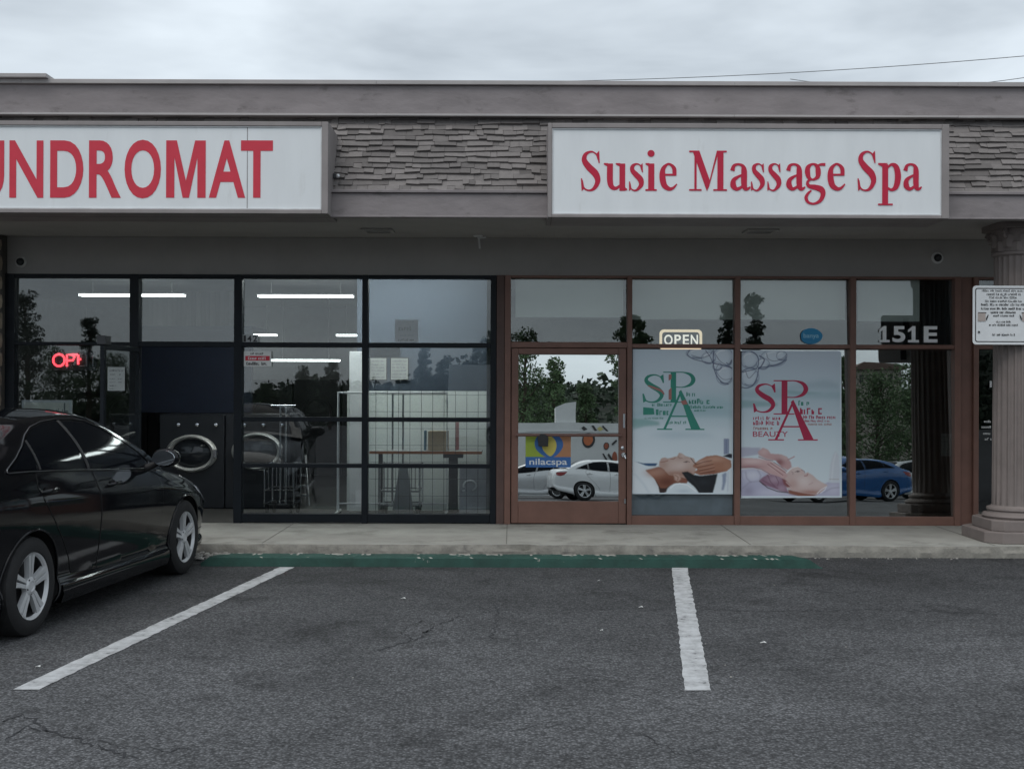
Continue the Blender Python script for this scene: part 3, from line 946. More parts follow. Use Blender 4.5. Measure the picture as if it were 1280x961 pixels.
ls = box_sign('laundromat_sign', 'long white box sign reading laundromat in red block capitals', None, 409, 153, 268, 8, 8, 5.5, 5)
Yl = SY0 + .019
m = MB()
mh = MB()
def ltr(ch, a, c, bold=.022):
    cpx = (a + c) / 2
    ov = .8 if ch in 'OU' else 0
    if ch == 'M':
        xa, xc, za, zc = fx(a, Yl), fx(c, Yl), fz(247.3, Yl, cpx), fz(175.6, Yl, cpx)
        m.poly([(xa + (xc - xa) * u_, Yl, za + (zc - za) * v_) for u_, v_ in ((0, 0), (0, 1), (.27, 1), (.5, .30), (.73, 1), (1, 1), (1, 0), (.79, 0), (.79, .70), (.58, 0), (.42, 0), (.21, .70), (.21, 0))])
        return
    glyph(m, ch, fx(a, Yl), fx(c, Yl), fz(247.3 + (ov if ch == 'U' or ch == 'O' else 0), Yl, cpx), fz(175.6 - (ov if ch == 'O' else 0), Yl, cpx), Yl, 0, bold)
for ch, a, c in (('N', 10.5, 53), ('D', 61.5, 103), ('R', 110, 150), ('O', 154.5, 200), ('M', 206.5, 256), ('A', 260, 305.5), ('T', 300, 340), ('U', -37, 4), ('A', -87, -42), ('L', -128, -92)):
    ltr(ch, a, c)
m.build('lettering', M_red, ls)
m = MB(); m.box(fx(307.6, Yl), fx(308.4, Yl), Yl + .0005, Yl + .004, fz(263, Yl), fz(158, Yl)); m.build('face_seam', M_fascia, ls)
ss = box_sign('spa_sign', 'white box sign reading Susie Massage Spa in crimson serif letters', 684, 1186, 153.5, 271.5, 5, 9, 6, 4)
fl = Flat(Yl, .00007)
for ch, a, c in (('S', 725.2, 750.3), ('u', 753.9, 783.2), ('s', 785.4, 804.2), ('i', 806, 820.2), ('e', 823.2, 845.6), ('M', 860.6, 908), ('a', 911.3, 937.5), ('s', 937.9, 955.4), ('s', 958.4, 976), ('a', 981.4, 1006), ('g', 1004.8, 1031.3), ('e', 1033.3, 1055.7), ('S', 1071, 1095), ('p', 1096.8, 1125.5), ('a', 1128, 1151.6)):
    serif(fl, ch, a, c, 238.6, 188.4, Yl, M_crimson)
fl.build('lettering', ss)

# spotlights and other fittings under the canopy
rr = random.Random(1)
def soffit_light(px, py, label):
    Y = (SOF - EYE) * FPX / (HY - py)
    x = fx(px, Y)
    root = empty('soffit_light', (x, Y, SOF - .005), label, 'light fitting', 'recessed lights in the canopy soffit')
    m = MB(); m.box(x - .17, x + .17, Y - .17, Y - .13, SOF - .02, SOF - .002); m.box(x - .17, x + .17, Y + .13, Y + .17, SOF - .02, SOF - .002); m.box(x - .17, x - .13, Y - .129, Y + .129, SOF - .02, SOF - .002); m.box(x + .13, x + .17, Y - .129, Y + .129, SOF - .02, SOF - .002)
    m.build('light_frame', M_soffit, root)
    m = MB(); m.box(x - .128, x + .128, Y - .128, Y + .128, SOF - .012, SOF - .003); m.build('lens', mat('dusty_lens', (.22, .22, .21), .5), root)
soffit_light(472, 288, 'unlit square soffit light between the two box signs')
soffit_light(950, 287, 'unlit square soffit light under the right box sign')
def dome(px, py, label, body):
    x, z = fx(px, FY - .04), fz(py, FY - .04, px)
    root = empty('dome_camera', (x, FY - .003, z), label, 'security camera', 'dome cameras on the wall above the windows')
    m = MB(); m.lathe([(.0, -.02), (.055, -.02), (.068, -.008), (.07, 0)], (x, FY - .004, z), 'y', 28); m.build('camera_base', body, root, smooth=40)
    m = MB(); m.lathe([(.0, -.072), (.02, -.068), (.036, -.052), (.044, -.03), (.046, -.0205)], (x, FY - .004, z), 'y', 24); m.build('camera_dome', mat('smoked_dome', (.02, .022, .025), .12), root, smooth=60)
dome(24, 327, 'small grey dome camera above the laundromat window at far left', mat('camera_grey', (.55, .55, .53), .5))
dome(1172.5, 322, 'small white dome camera above the spa window beside the column', M_white)
Yb = 14.08
xb = fx(597, Yb)
root = empty('hanging_bracket', (xb, Yb, SOF), 'small pale metal bracket hanging from the soffit near the middle', 'bracket')
m = MB(); m.lathe([(.0, -.012), (.05, -.012), (.055, 0)], (xb, Yb, SOF - .001), 'z', 18); m.build('ceiling_plate', M_white, root, smooth=40)
m = MB(); m.tube([(xb, Yb, SOF - .012), (xb + .01, Yb - .02, SOF - .05), (xb + .02, Yb - .02, SOF - .15)], .012, 8); m.tube([(xb + .01, Yb, SOF - .03), (xb + .09, Yb, SOF - .02)], .008, 8); m.build('arm', M_white, root, smooth=60)
# little floodlight on the side of the laundromat sign
xs_, zs_ = fx(420, 12.5), fz(222, 12.5)
root = empty('sign_floodlight', (xs_, 12.5, zs_), 'tiny floodlight fixed to the right end of the laundromat sign', 'floodlight')
m = MB(); m.box(fx(409, SY0) + .003, xs_, 12.46, 12.49, zs_ - .02, zs_ + .03); m.build('light_bracket', M_darkmetal, root, bevel=.004)
m = MB(); m.lathe([(.0, -.03), (.018, -.027), (.024, -.006), (.012, .018), (0, .02)], (xs_ + .02, 12.46, zs_), 'y', 16); m.build('lamp_head', M_steel, root, smooth=50)

# ------------------------------------------------------------------ classical column at the right
CXc, CYc, CR = fx(1271, 13.0), 13.0, .245
colr = empty('fluted_column', (CXc, CYc, SW), 'grey fluted column with leafy capital on a stepped plinth', 'column')
m = MB()
def oct_(h, c): return [(-h + c, -h), (h - c, -h), (h, -h + c), (h, h - c), (h - c, h), (-h + c, h), (-h, h - c), (-h, -h + c)]
m.prism([(CXc + a, CYc + q) for a, q in oct_(.46, .14)], SW, SW + .115, axis='z')
m.prism([(CXc + a, CYc + q) for a, q in oct_(.37, .10)], SW + .116, SW + .225, axis='z')
m.build('plinth', M_column, colr, bevel=.008)
m = MB()
m.lathe([(.33, SW + .226), (.345, SW + .25), (.33, SW + .275), (.295, SW + .285), (.285, SW + .30), (.30, SW + .315), (.295, SW + .335), (.26, SW + .345), (CR + .004, SW + .36)], (CXc, CYc, 0), 'z', 48)
m.build('base_moulding', M_column, colr, smooth=40)
m = MB()
nf, per = 22, 10
zt, zb_ = 3.10, SW + .345
vs, fs = [], []
lev = np.linspace(zb_, zt, 12)
for z in lev:
    tt = (z - zb_) / (zt - zb_)
    rad = CR * (1 - .07 * tt)
    for k in range(nf * per):
        a = 2 * math.pi * k / (nf * per)
        ph = (k % per) / per
        dip = .022 * max(0, math.sin(math.pi * min(1, max(0, (ph - .12) / .76)))) ** .7 if .12 < ph < .88 else 0
        if tt > .985 or tt < .012: dip = 0
        vs.append((CXc + (rad - dip) * math.cos(a), CYc + (rad - dip) * math.sin(a), z))
K = nf * per
fs = [(i * K + k, i * K + (k + 1) % K, (i + 1) * K + (k + 1) % K, (i + 1) * K + k) for i in range(len(lev) - 1) for k in range(K)]
m.add(vs, fs)
m.build('shaft', M_column, colr, smooth=30)
m = MB()
m.lathe([(CR * .95, 3.06), (CR * 1.03, 3.075), (CR * 1.04, 3.10), (CR * .95, 3.115), (CR * .94, 3.20), (CR * .97, 3.28), (CR * 1.04, 3.335)], (CXc, CYc, 0), 'z', 40)
m.prism([(CXc + a, CYc + q) for a, q in oct_(.285, .05)], 3.337, SOF - .003, axis='z')
def leaf(a, r0, z0_, h, w, curl):
    ca, sa = math.cos(a), math.sin(a)
    secs = []
    for i in range(8):
        t = i / 7
        rr_ = r0 + .012 + curl * max(0, t - .45) ** 2 * 3.2
        zz = z0_ + h * (t if t < .8 else .8 + (t - .8) * .1 - (t - .8) * .6)
        ww = w * (math.sin(math.pi * (.22 + .74 * t)) ** .8) * (1 + .18 * math.cos(i * 3.1))
        for s_ in (-1, -.5, 0, .5, 1):
            rx = rr_ + .016 * (1 - abs(s_)) - .01 * abs(s_)
            secs.append((CXc + rx * ca - s_ * ww * sa, CYc + rx * sa + s_ * ww * ca, zz))
    m.add(secs, [(i * 5 + j, i * 5 + j + 1, (i + 1) * 5 + j + 1, (i + 1) * 5 + j) for i in range(7) for j in range(4)])
for k in range(8): leaf(2 * math.pi * (k + .5) / 8, CR * .93, 3.11, .13, .075, .03)
for k in range(8): leaf(2 * math.pi * k / 8, CR * .95, 3.15, .18, .07, .05)
for sx_ in (-1, 1):
    for sy_ in (-1, 1):
        cxv, cyv = CXc + sx_ * .205, CYc + sy_ * .205
        pts = [(cxv + sx_ * .045 * math.cos(t) * (1 - t / 14) * .7, cyv + sy_ * .045 * math.cos(t) * (1 - t / 14) * .7, 3.285 + .05 * math.sin(t) * (1 - t / 14)) for t in np.linspace(0, 10, 34)]
        m.tube(pts, .016, 6)
m.build('capital', M_column, colr, smooth=35)

# ------------------------------------------------------------------ tow-away notice strapped to the column
TY = CYc - CR - .035
root = empty('parking_notice', (fx(1254, TY), TY, fz(391, TY)), 'white metal parking notice with black border mounted on the fluted column', 'sign')
def rrect(x0, x1, z0_, z1_, r, n=6):
    p = []
    for cx1, cz1, a0 in ((x1 - r, z1_ - r, 0), (x0 + r, z1_ - r, 90), (x0 + r, z0_ + r, 180), (x1 - r, z0_ + r, 270)):
        p += [(cx1 + r * math.cos(R(a0 + 90 * k / n)), cz1 + r * math.sin(R(a0 + 90 * k / n))) for k in range(n + 1)]
    return p
tx0, tx1, tz0, tz1 = fx(1215.7, TY), fx(1293, TY), fz(428.5, TY), fz(355, TY)
m = MB(); m.prism(rrect(tx0, tx1, tz0, tz1, .035), TY, TY + .006); m.build('plate', mat('sign_aluminium_white', (.72, .74, .75), .4, var=.05), root)
fl = Flat(TY - .0005)
u = TY / FPX
bo, bi = rrect(tx0 + .024, tx1 - .024, tz0 + .024, tz1 - .024, .024), rrect(tx0 + .034, tx1 - .034, tz0 + .034, tz1 - .034, .018)
y = fl.nxt(); nb = len(bo)
fl.mb.add([(a, y, c) for a, c in bo] + [(a, y, c) for a, c in bi], [(i, (i + 1) % nb, nb + (i + 1) % nb, nb + i) for i in range(nb)], fl.mi(M_ink))
Tx = lambda px: fx(px, TY)
Tz = lambda py: fz(py, TY)
for k, (a, c, p0, p1) in enumerate(((1227, 1282, 362.6, 360.0), (1233, 1276, 367.2, 364.2), (1236, 1272, 371.2, 368.6), (1231, 1277, 375.6, 373), (1226, 1282, 380, 377.2), (1226, 1282, 385, 382.2), (1238, 1271, 389.6, 386.8), (1241, 1268, 393.6, 391.2), (1245, 1263, 401.2, 398.8), (1236, 1272, 405.2, 402.8), (1240, 1269, 417.4, 414.8))):
    scribble(fl, Tx(a), Tx(c), Tz(p0), Tz(p1), M_ink, k + 5, .8)
M_tow = mat('faded_picture_tan', (.42, .36, .33), .6)
for x0_, sgn in ((1222, 1), (1287, -1)):
    X = lambda d: Tx(x0_ + sgn * d)
    fl.poly([(X(0), Tz(388.5)), (X(9.5), Tz(388.5)), (X(9.5), Tz(399.5)), (X(0), Tz(399.5))], M_tow)
    fl.poly([(X(0), Tz(388.3)), (X(10.5), Tz(388.3)), (X(10.5), Tz(389.3)), (X(0), Tz(389.3))], M_ink)
    fl.poly([(X(10), Tz(396)), (X(12.6), Tz(390.8)), (X(13.2), Tz(392)), (X(10.8), Tz(399))], M_ink)
fl.poly([(Tx(1222), Tz(411.8)), (Tx(1224.5), Tz(411.8)), (Tx(1224.5), Tz(414.2)), (Tx(1222), Tz(414.2))], M_ink)
fl.build('print', root)
m = MB()
for z in (tz0 + .1, tz1 - .1):
    m = MB(); m.lathe([(.0, -.006), (.009, -.004), (.01, 0)], (fx(1254, TY), TY - .001, z), 'y', 12)
    m.build('bolt', M_steel, root, smooth=50)
m = MB(); m.box(fx(1250, TY), fx(1258, TY), TY + .007, TY + .04, tz0 + .04, tz1 - .04); m.build('mounting_bracket', M_darkmetal, root)
# ------------------------------------------------------------------ prints and notices on the glass
WY = FY - .030                                     # just outside the panes
def flatc(name, c, rough=.55): return mat(name, c, rough, var=.04, scale=5)
C_poster = mat('poster_paper', (.70, .79, .85), .42, var=.07, scale=1.2)
C_teal = flatc('poster_teal', (.035, .27, .20)); C_rose = flatc('poster_rose', (.42, .17, .15)); C_magenta = flatc('poster_crimson', (.45, .02, .075))
C_wave = flatc('poster_pale_wave', (.43, .58, .62)); C_wave2 = flatc('poster_teal_wave', (.30, .50, .50)); C_wave3 = flatc('poster_light_wave', (.54, .66, .71))
C_glassline = flatc('poster_ink_blue', (.045, .06, .13)); C_glasspale = flatc('poster_bubble', (.47, .55, .65)); C_bubble2 = flatc('poster_bubble_light', (.66, .73, .79))
C_gown = flatc('poster_white_cloth', (.72, .77, .80)); C_navy2 = flatc('poster_navy', (.04, .11, .22)); C_hair = flatc('poster_black', (.012, .014, .018))
C_skin = flatc('poster_skin', (.50, .36, .31)); C_skinhi = flatc('poster_skin_light', (.60, .49, .46)); C_brown = flatc('poster_brown_skin', (.30, .12, .075)); C_dbrown = flatc('poster_dark_brown', (.10, .04, .03)); C_hand = flatc('poster_hand', (.34, .165, .11))
C_slate = flatc('poster_slate', (.20, .24, .34)); C_lilac = flatc('poster_lilac', (.52, .52, .66)); C_lilac2 = flatc('poster_pale_lilac', (.62, .62, .72)); C_purple = flatc('poster_purple', (.27, .14, .22)); C_pink = flatc('poster_pink', (.58, .36, .37)); C_pink2 = flatc('poster_pale_pink', (.66, .52, .51)); C_dpink = flatc('poster_deep_pink', (.30, .11, .13))
def T1(sx, sy, ox, oy, Y):
    return lambda pts: [(fx(ox + a / sx, Y), fz(oy + c / sy, Y, ox + a / sx)) for a, c in pts]
def curl_sheet(name, px0, px1, pyt, pyb, Y, m, parent, seed):
    nx, nz = 10, 10
    vs = []
    for j in range(nz + 1):
        for i in range(nx + 1):
            px, py = px0 + (px1 - px0) * i / nx, pyt + (pyb - pyt) * j / nz
            vs.append((fx(px, Y), Y, fz(py, Y, px)))
    mb = MB(); mb.add(vs, [(j * (nx + 1) + i, j * (nx + 1) + i + 1, (j + 1) * (nx + 1) + i + 1, (j + 1) * (nx + 1) + i) for j in range(nz) for i in range(nx)])
    o = mb.build(name, m, parent)
    so = o.modifiers.new('thickness', 'SOLIDIFY'); so.thickness = .0015; so.offset = -1 if False else 1
    return o
class Raster:
    """A printed photograph: colours worked out on a fine grid and stored on the sheet's own vertices."""
    def __init__(s, x0, x1, y0, y1, res):
        s.x, s.y = np.arange(x0, x1 + 1e-6, res), np.arange(y0, y1 + 1e-6, res)
        s.res = res
        s.X, s.Y = np.meshgrid(s.x, s.y)
        s.im = np.zeros((len(s.y), len(s.x), 3))
    def vgrad(s, stops):
        for c in range(3): s.im[:, :, c] = np.interp(s.y, [q[0] for q in stops], [q[1][c] for q in stops])[:, None]
    def blur(s, a, sig):
        sg = sig / s.res
        if sg < .3: return a
        k = int(3 * sg) + 1
        w = np.exp(-np.arange(-k, k + 1) ** 2 / (2 * sg * sg)); w /= w.sum()
        p = np.pad(a, ((k, k), (k, k)), mode='edge')
        p = sum(w[i] * p[i:i + a.shape[0], :] for i in range(2 * k + 1))
        return sum(w[i] * p[:, i:i + a.shape[1]] for i in range(2 * k + 1))
    def mask(s, pts):
        m = np.zeros(s.X.shape, bool)
        n = len(pts)
        for i in range(n):
            (xa, ya), (xb_, yb_) = pts[i], pts[i - 1]
            if ya == yb_: continue
            m ^= ((ya > s.Y) != (yb_ > s.Y)) & (s.X < (xb_ - xa) * (s.Y - ya) / (yb_ - ya) + xa)
        return m.astype(float)
    def over(s, a, col):
        s.im = s.im * (1 - a[:, :, None]) + np.array(col) * a[:, :, None]
    def poly(s, pts, col, sig=.4, alpha=1.0): s.over(s.blur(s.mask(pts), sig) * alpha, col)
    def blob(s, cx1, cy1, rx, ry, col, alpha=1.0, clip=None):
        a = np.exp(-(((s.X - cx1) / rx) ** 2 + ((s.Y - cy1) / ry) ** 2)) * alpha
        if clip is not None: a = a * s.blur(s.mask(clip), .4)
        s.over(a, col)
    def line(s, pts, w, col, sig=.4, alpha=1.0):
        d = np.full(s.X.shape, 1e9)
        for (xa, ya), (xb_, yb_) in zip(pts[:-1], pts[1:]):
            L2 = (xb_ - xa) ** 2 + (yb_ - ya) ** 2 + 1e-9
            t = np.clip(((s.X - xa) * (xb_ - xa) + (s.Y - ya) * (yb_ - ya)) / L2, 0, 1)
            d = np.minimum(d, np.hypot(s.X - xa - t * (xb_ - xa), s.Y - ya - t * (yb_ - ya)))
        s.over(np.clip((w / 2 + sig - d) / (2 * sig), 0, 1) * alpha, col)
    def build(s, name, Y, parent):
        H, W = s.X.shape
        mb = MB()
        mb.v = [(fx(s.x[i], Y), Y, fz(s.y[j], Y, s.x[i])) for j in range(H) for i in range(W)]
        mb.f = [(j * W + i, j * W + i + 1, (j + 1) * W + i + 1, (j + 1) * W + i) for j in range(H - 1) for i in range(W - 1)]
        mb.m = [0] * len(mb.f)
        if 'poster_print' not in MATS:
            m = bpy.data.materials.new('poster_print'); m.use_nodes = True
            t = m.node_tree; at = t.nodes.new('ShaderNodeAttribute'); at.attribute_name = 'print'
            t.links.new(at.outputs['Color'], t.nodes['Principled BSDF'].inputs['Base Color']); t.nodes['Principled BSDF'].inputs['Roughness'].default_value = .4
            MATS['poster_print'] = m
        o = mb.build(name, MATS['poster_print'], parent)
        ca = o.data.color_attributes.new('print', 'FLOAT_COLOR', 'POINT')
        arr = np.ones((H * W, 4), np.float32); arr[:, :3] = np.clip(s.im.reshape(-1, 3) * 1.05, 0, 1)
        ca.data.foreach_set('color', arr.ravel())
        return o
# --- left poster
PY1 = FY - .032
root = empty('spa_poster', (fx(853), PY1, fz(616)), 'left spa poster with green lettering and a face being massaged', 'poster', 'two large spa posters in the windows')
m = MB(); m.box(fx(790.6), fx(916), PY1, PY1 + .002, fz(616.3), fz(436)); m.build('sheet', C_poster, root)
A = T1(6.867, 6.867, 780, 420, PY1)
B = T1(8.007, 8.007, 780, 540, PY1)
im = Raster(791.2, 915.4, 436.6, 615.6, .5)
a = lambda pts: [(780 + p / 6.867, 420 + q / 6.867) for p, q in pts]
b = lambda pts: [(780 + p / 8.007, 540 + q / 8.007) for p, q in pts]
im.vgrad([(436, (.57, .66, .73)), (480, (.62, .71, .77)), (505, (.50, .64, .68)), (520, (.58, .70, .75)), (545, (.68, .77, .82)), (616, (.70, .79, .84))])
im.poly(a([(60, 640), (250, 600), (420, 600), (620, 540), (760, 515), (930, 575), (940, 640), (700, 660), (420, 650)]), (.42, .58, .63), 3, .55)
im.poly(a([(60, 650), (300, 630), (500, 640), (750, 610), (940, 640), (940, 700), (600, 690), (300, 705), (60, 705)]), (.36, .52, .57), 2.2, .5)
im.poly(a([(60, 706), (190, 712), (300, 735), (310, 765), (180, 775), (60, 810)]), (.20, .42, .40), 1.2, .75)
im.poly(a([(60, 790), (300, 790), (700, 800), (940, 790), (940, 850), (420, 860), (60, 850)]), (.72, .81, .86), 3, .5)
im.poly(a([(200, 845), (420, 815), (700, 830), (800, 860), (420, 880)]), (.40, .53, .60), 3, .5)
im.blob(*a([(500, 240)])[0], 26, 18, (.66, .75, .81), .5)
def bubbles(im, cv, rings, strokes):
    for cx1, cz1, rx, rz in rings:
        ring = cv([(cx1 + rx * math.cos(t), cz1 + rz * math.sin(t)) for t in np.linspace(0, 2 * math.pi, 40)[:-1]])
        im.poly(ring, (.44, .52, .62), .8, .6)
        im.poly(cv([(cx1 - rx * .06 + rx * .8 * math.cos(t), cz1 - rz * .1 + rz * .78 * math.sin(t)) for t in np.linspace(0, 2 * math.pi, 40)[:-1]]), (.70, .77, .83), 1.6, .75)
        im.line(ring + ring[:1], .55, (.10, .13, .24), .35, .8)
        im.line(cv([(cx1 + rx * .86 * math.cos(t), cz1 + rz * .86 * math.sin(t)) for t in np.linspace(.3, 2.2, 16)]), 1.2, (.05, .07, .15), .5, .7)
        im.line(cv([(cx1 + rx * .7 * math.cos(t), cz1 + rz * .7 * math.sin(t)) for t in np.linspace(3.6, 4.9, 12)]), 1.0, (.88, .91, .94), .6, .9)
    for pts, w in strokes:
        im.line(cv([tuple(p) for p in catmull(pts, 6)]), w / 6.867 * .8, (.05, .065, .15), .4, .85)
bubbles(im, a, ((650, 150, 118, 45), (850, 185, 88, 88), (865, 335, 75, 85), (725, 190, 60, 50), (800, 260, 40, 35)),
        (([(560, 125), (545, 160), (590, 195), (660, 215), (740, 235)], 9), ([(580, 165), (660, 185), (730, 165), (765, 120)], 6), ([(770, 125), (765, 230), (790, 330), (840, 395), (895, 412)], 11), ([(770, 235), (850, 250), (930, 275)], 11), ([(810, 240), (790, 300), (850, 370), (930, 365)], 5), ([(880, 230), (905, 245), (925, 210)], 9), ([(780, 150), (830, 220), (915, 265)], 6), ([(700, 125), (740, 180), (760, 230)], 8)))
im.poly(b([(1000, 65), (1052, 65), (1052, 215), (1000, 225)]), (.16, .20, .32), .5, .9); im.line(b([(1013, 65), (1013, 220)]), .8, (.34, .38, .50), .4); im.line(b([(1038, 65), (1038, 215)]), .8, (.34, .38, .50), .4)
im.poly(b([(940, 420), (1095, 350), (1095, 625), (900, 612)]), (.70, .77, .82), .6)
im.poly(b([(985, 420), (1030, 400), (1022, 500), (1000, 580), (978, 580), (990, 500)]), (.20, .25, .38), .7, .85); im.line(b([(1045, 400), (1040, 590)]), 1.4, (.5, .56, .66), .8, .7)
im.poly(b([(70, 280), (150, 302), (230, 385), (300, 455), (345, 540), (362, 620), (70, 620)]), (.72, .78, .82), .4)
im.line(b([(230, 385), (300, 455), (345, 540), (360, 607)]), 1.2, (.9, .92, .93), .5, .8); im.line(b([(110, 420), (200, 520), (250, 600)]), 2.5, (.56, .64, .70), 1.6, .6)
im.poly(b([(110, 292), (200, 312), (340, 310), (320, 338), (230, 337)]), (.025, .09, .20), .4)
im.poly(b([(345, 540), (300, 450), (400, 520), (500, 500), (440, 560), (425, 600), (362, 620)]), (.035, .016, .014), .5)
im.poly(b([(215, 380), (290, 362), (350, 345), (450, 360), (560, 400), (650, 480), (630, 512), (520, 510), (460, 535), (420, 560), (370, 560), (320, 480)]), (.24, .095, .058), .5)
im.blob(*b([(300, 410)])[0], 10, 5, (.46, .25, .18), .8); im.blob(*b([(430, 500)])[0], 10, 5, (.12, .035, .02), .8); im.blob(*b([(370, 390)])[0], 8, 5, (.44, .26, .20), .6)
fc = b([(352, 335), (358, 292), (375, 262), (410, 252), (440, 262), (470, 258), (500, 248), (535, 240), (553, 207), (580, 212), (620, 240), (700, 262), (730, 330), (710, 420), (650, 470), (560, 445), (450, 425), (400, 370)])
im.poly(fc, (.50, .36, .31), .4)
for c_, rx, rz, col_, al in (((560, 330), 12, 6, (.66, .54, .50), .9), ((480, 330), 8, 6, (.60, .47, .43), .7), ((660, 290), 7, 4, (.60, .47, .42), .8), ((400, 330), 6, 5, (.42, .27, .22), .6), ((520, 420), 14, 3.5, (.33, .17, .12), .85), ((640, 410), 7, 6, (.40, .23, .18), .6), ((590, 235), 3, 3, (.66, .55, .52), .7)):
    im.blob(*b([c_])[0], rx, rz, col_, al, clip=fc)
im.poly(b([(500, 415), (550, 420), (575, 465), (545, 498), (510, 475)]), (.52, .36, .30), .7); im.line(b([(515, 430), (545, 450), (540, 480)]), .9, (.22, .09, .06), .6, .8)
im.poly(b([(436, 600), (462, 545), (505, 515), (560, 508), (620, 516), (685, 548), (740, 620)]), (.70, .78, .82), .4); im.line(b([(470, 560), (510, 525), (560, 515), (640, 530), (720, 590)]), 1.0, (.90, .93, .95), .5); im.blob(*b([(600, 590)])[0], 10, 3, (.52, .61, .68), .7)
im.poly(b([(578, 402), (640, 392), (700, 425), (770, 437), (940, 415), (922, 500), (890, 620), (762, 620), (710, 550), (640, 490)]), (.008, .010, .014), .5); im.blob(*b([(800, 500)])[0], 8, 4, (.022, .026, .034), .8); im.line(b([(620, 420), (700, 480), (780, 590)]), 1.2, (.03, .034, .042), 1, .6)
hd = b([(690, 345), (705, 315), (760, 275), (830, 240), (925, 230), (1005, 250), (1072, 285), (1078, 350), (1030, 390), (900, 418), (765, 432), (700, 405), (740, 370)])
im.poly(hd, (.36, .17, .11), .4)
for c_, rx, rz, col_, al in (((920, 270), 13, 4, (.54, .31, .22), .9), ((960, 350), 12, 5, (.40, .19, .12), .7), ((860, 400), 14, 3, (.24, .09, .055), .8), ((780, 300), 6, 3, (.56, .35, .27), .8), ((1040, 330), 6, 6, (.46, .25, .17), .6)):
    im.blob(*b([c_])[0], rx, rz, col_, al, clip=hd)
for pts in ([(715, 325), (800, 298), (880, 282)], [(735, 352), (820, 335), (895, 318)], [(755, 385), (840, 368), (905, 352)], [(770, 412), (850, 398), (910, 385)]):
    im.line(b(pts), .9, (.13, .045, .028), .45, .85); im.line(b([(p, q - 12) for p, q in pts]), .8, (.55, .34, .26), .6, .6)
im.poly(b([(990, 240), (1060, 213), (1090, 222), (1090, 262), (1060, 258)]), (.015, .016, .03), .4)
im.blob(*b([(626, 297)])[0], 1.6, .9, (.05, .02, .016), .95); im.line(b([(600, 300), (640, 290), (660, 300)]), .7, (.10, .05, .04), .4, .8); im.line(b([(672, 262), (700, 300), (722, 316)]), 1.0, (.05, .025, .02), .45, .9)
im.line(b([(372, 300), (405, 296), (442, 284)]), 1.0, (.28, .10, .08), .5, .8); im.line(b([(468, 266), (498, 270), (514, 256)]), 1.0, (.30, .13, .10), .5, .8); im.line(b([(545, 245), (560, 262), (585, 258)]), .8, (.30, .15, .12), .5, .8)
im.build('picture', PY1 - .0005, root)
fl = Flat(PY1 - .0015, .00004)
serif(fl, 'S', 803, 831.8, 503, 467.6, PY1, C_teal, .8)
serif(fl, 'P', 829, 870.5, 503.2, 464.6, PY1, C_teal, .8)
fl.rib(A([(205, 425), (260, 445), (320, 470), (345, 500)]), [.014, .024, .026, .014], C_rose, 5)
fl.poly(A([(383, 330), (408, 330), (408, 365), (383, 385)]), C_rose); fl.poly(A([(383, 465), (408, 440), (408, 545), (383, 545)]), C_rose)
serif(fl, 'A', 821.5, 880.6, 537.2, 489, PY1, C_teal, .8)
fl.poly(A([(485, 560), (530, 545), (548, 585), (505, 590)]), C_rose)
Q = lambda px: fx(px, PY1)
Qz = lambda py: fz(py, PY1)
for k, (a, c, p0, p1) in enumerate(((858, 871, 494.6, 489.2), (861, 890, 504, 497.5), (862, 905, 509.5, 506), (815, 842, 507, 503.2), (820, 838, 518, 511), (868, 882, 513.5, 511), (806, 830, 523, 520.8), (833, 858, 529, 525.5))):
    scribble(fl, Q(a), Q(c), Qz(p0), Qz(p1), C_teal, 40 + k, .5)
fl.poly(A([(165, 610), (255, 618), (262, 672), (165, 676)]), C_teal)
fl.build('lettering', root)
# --- right poster
root = empty('spa_poster', (fx(989), PY1, fz(620)), 'right spa poster with crimson lettering and a pale face being massaged', 'poster', 'two large spa posters in the windows')
m = MB(); m.prism([(fx(926.3), fz(621)), (fx(1051.8), fz(620)), (fx(1050.6), fz(438.5)), (fx(926.3), fz(436.5))], PY1, PY1 + .002); m.build('sheet', C_poster, root)
A = T1(6.8625, 6.8625, 910, 420, PY1)
im = Raster(926.9, 1050.3, 438.6, 619.6, .5)
a = lambda pts: [(910 + p / 6.8625, 420 + q / 6.8625) for p, q in pts]
b = lambda pts: [(910 + p / 8.0, 540 + q / 8.0) for p, q in pts]
im.vgrad([(438, (.55, .62, .70)), (470, (.58, .67, .74)), (490, (.54, .65, .71)), (515, (.60, .70, .76)), (560, (.66, .75, .80)), (620, (.68, .77, .82))])
im.poly(a([(100, 480), (300, 460), (480, 440), (690, 405), (830, 376), (960, 412), (960, 450), (700, 445), (480, 470), (100, 510)]), (.38, .49, .55), 2.5, .6)
im.poly(a([(100, 505), (300, 475), (500, 465), (640, 492), (860, 480), (970, 480), (970, 540), (640, 530), (400, 540), (100, 530)]), (.38, .53, .58), 2, .6)
im.poly(a([(100, 545), (300, 558), (430, 580), (420, 600), (300, 605), (100, 620)]), (.24, .42, .44), 1.4, .7)
im.poly(a([(480, 465), (700, 478), (820, 490), (640, 503), (500, 490)]), (.28, .46, .49), 1.0, .65)
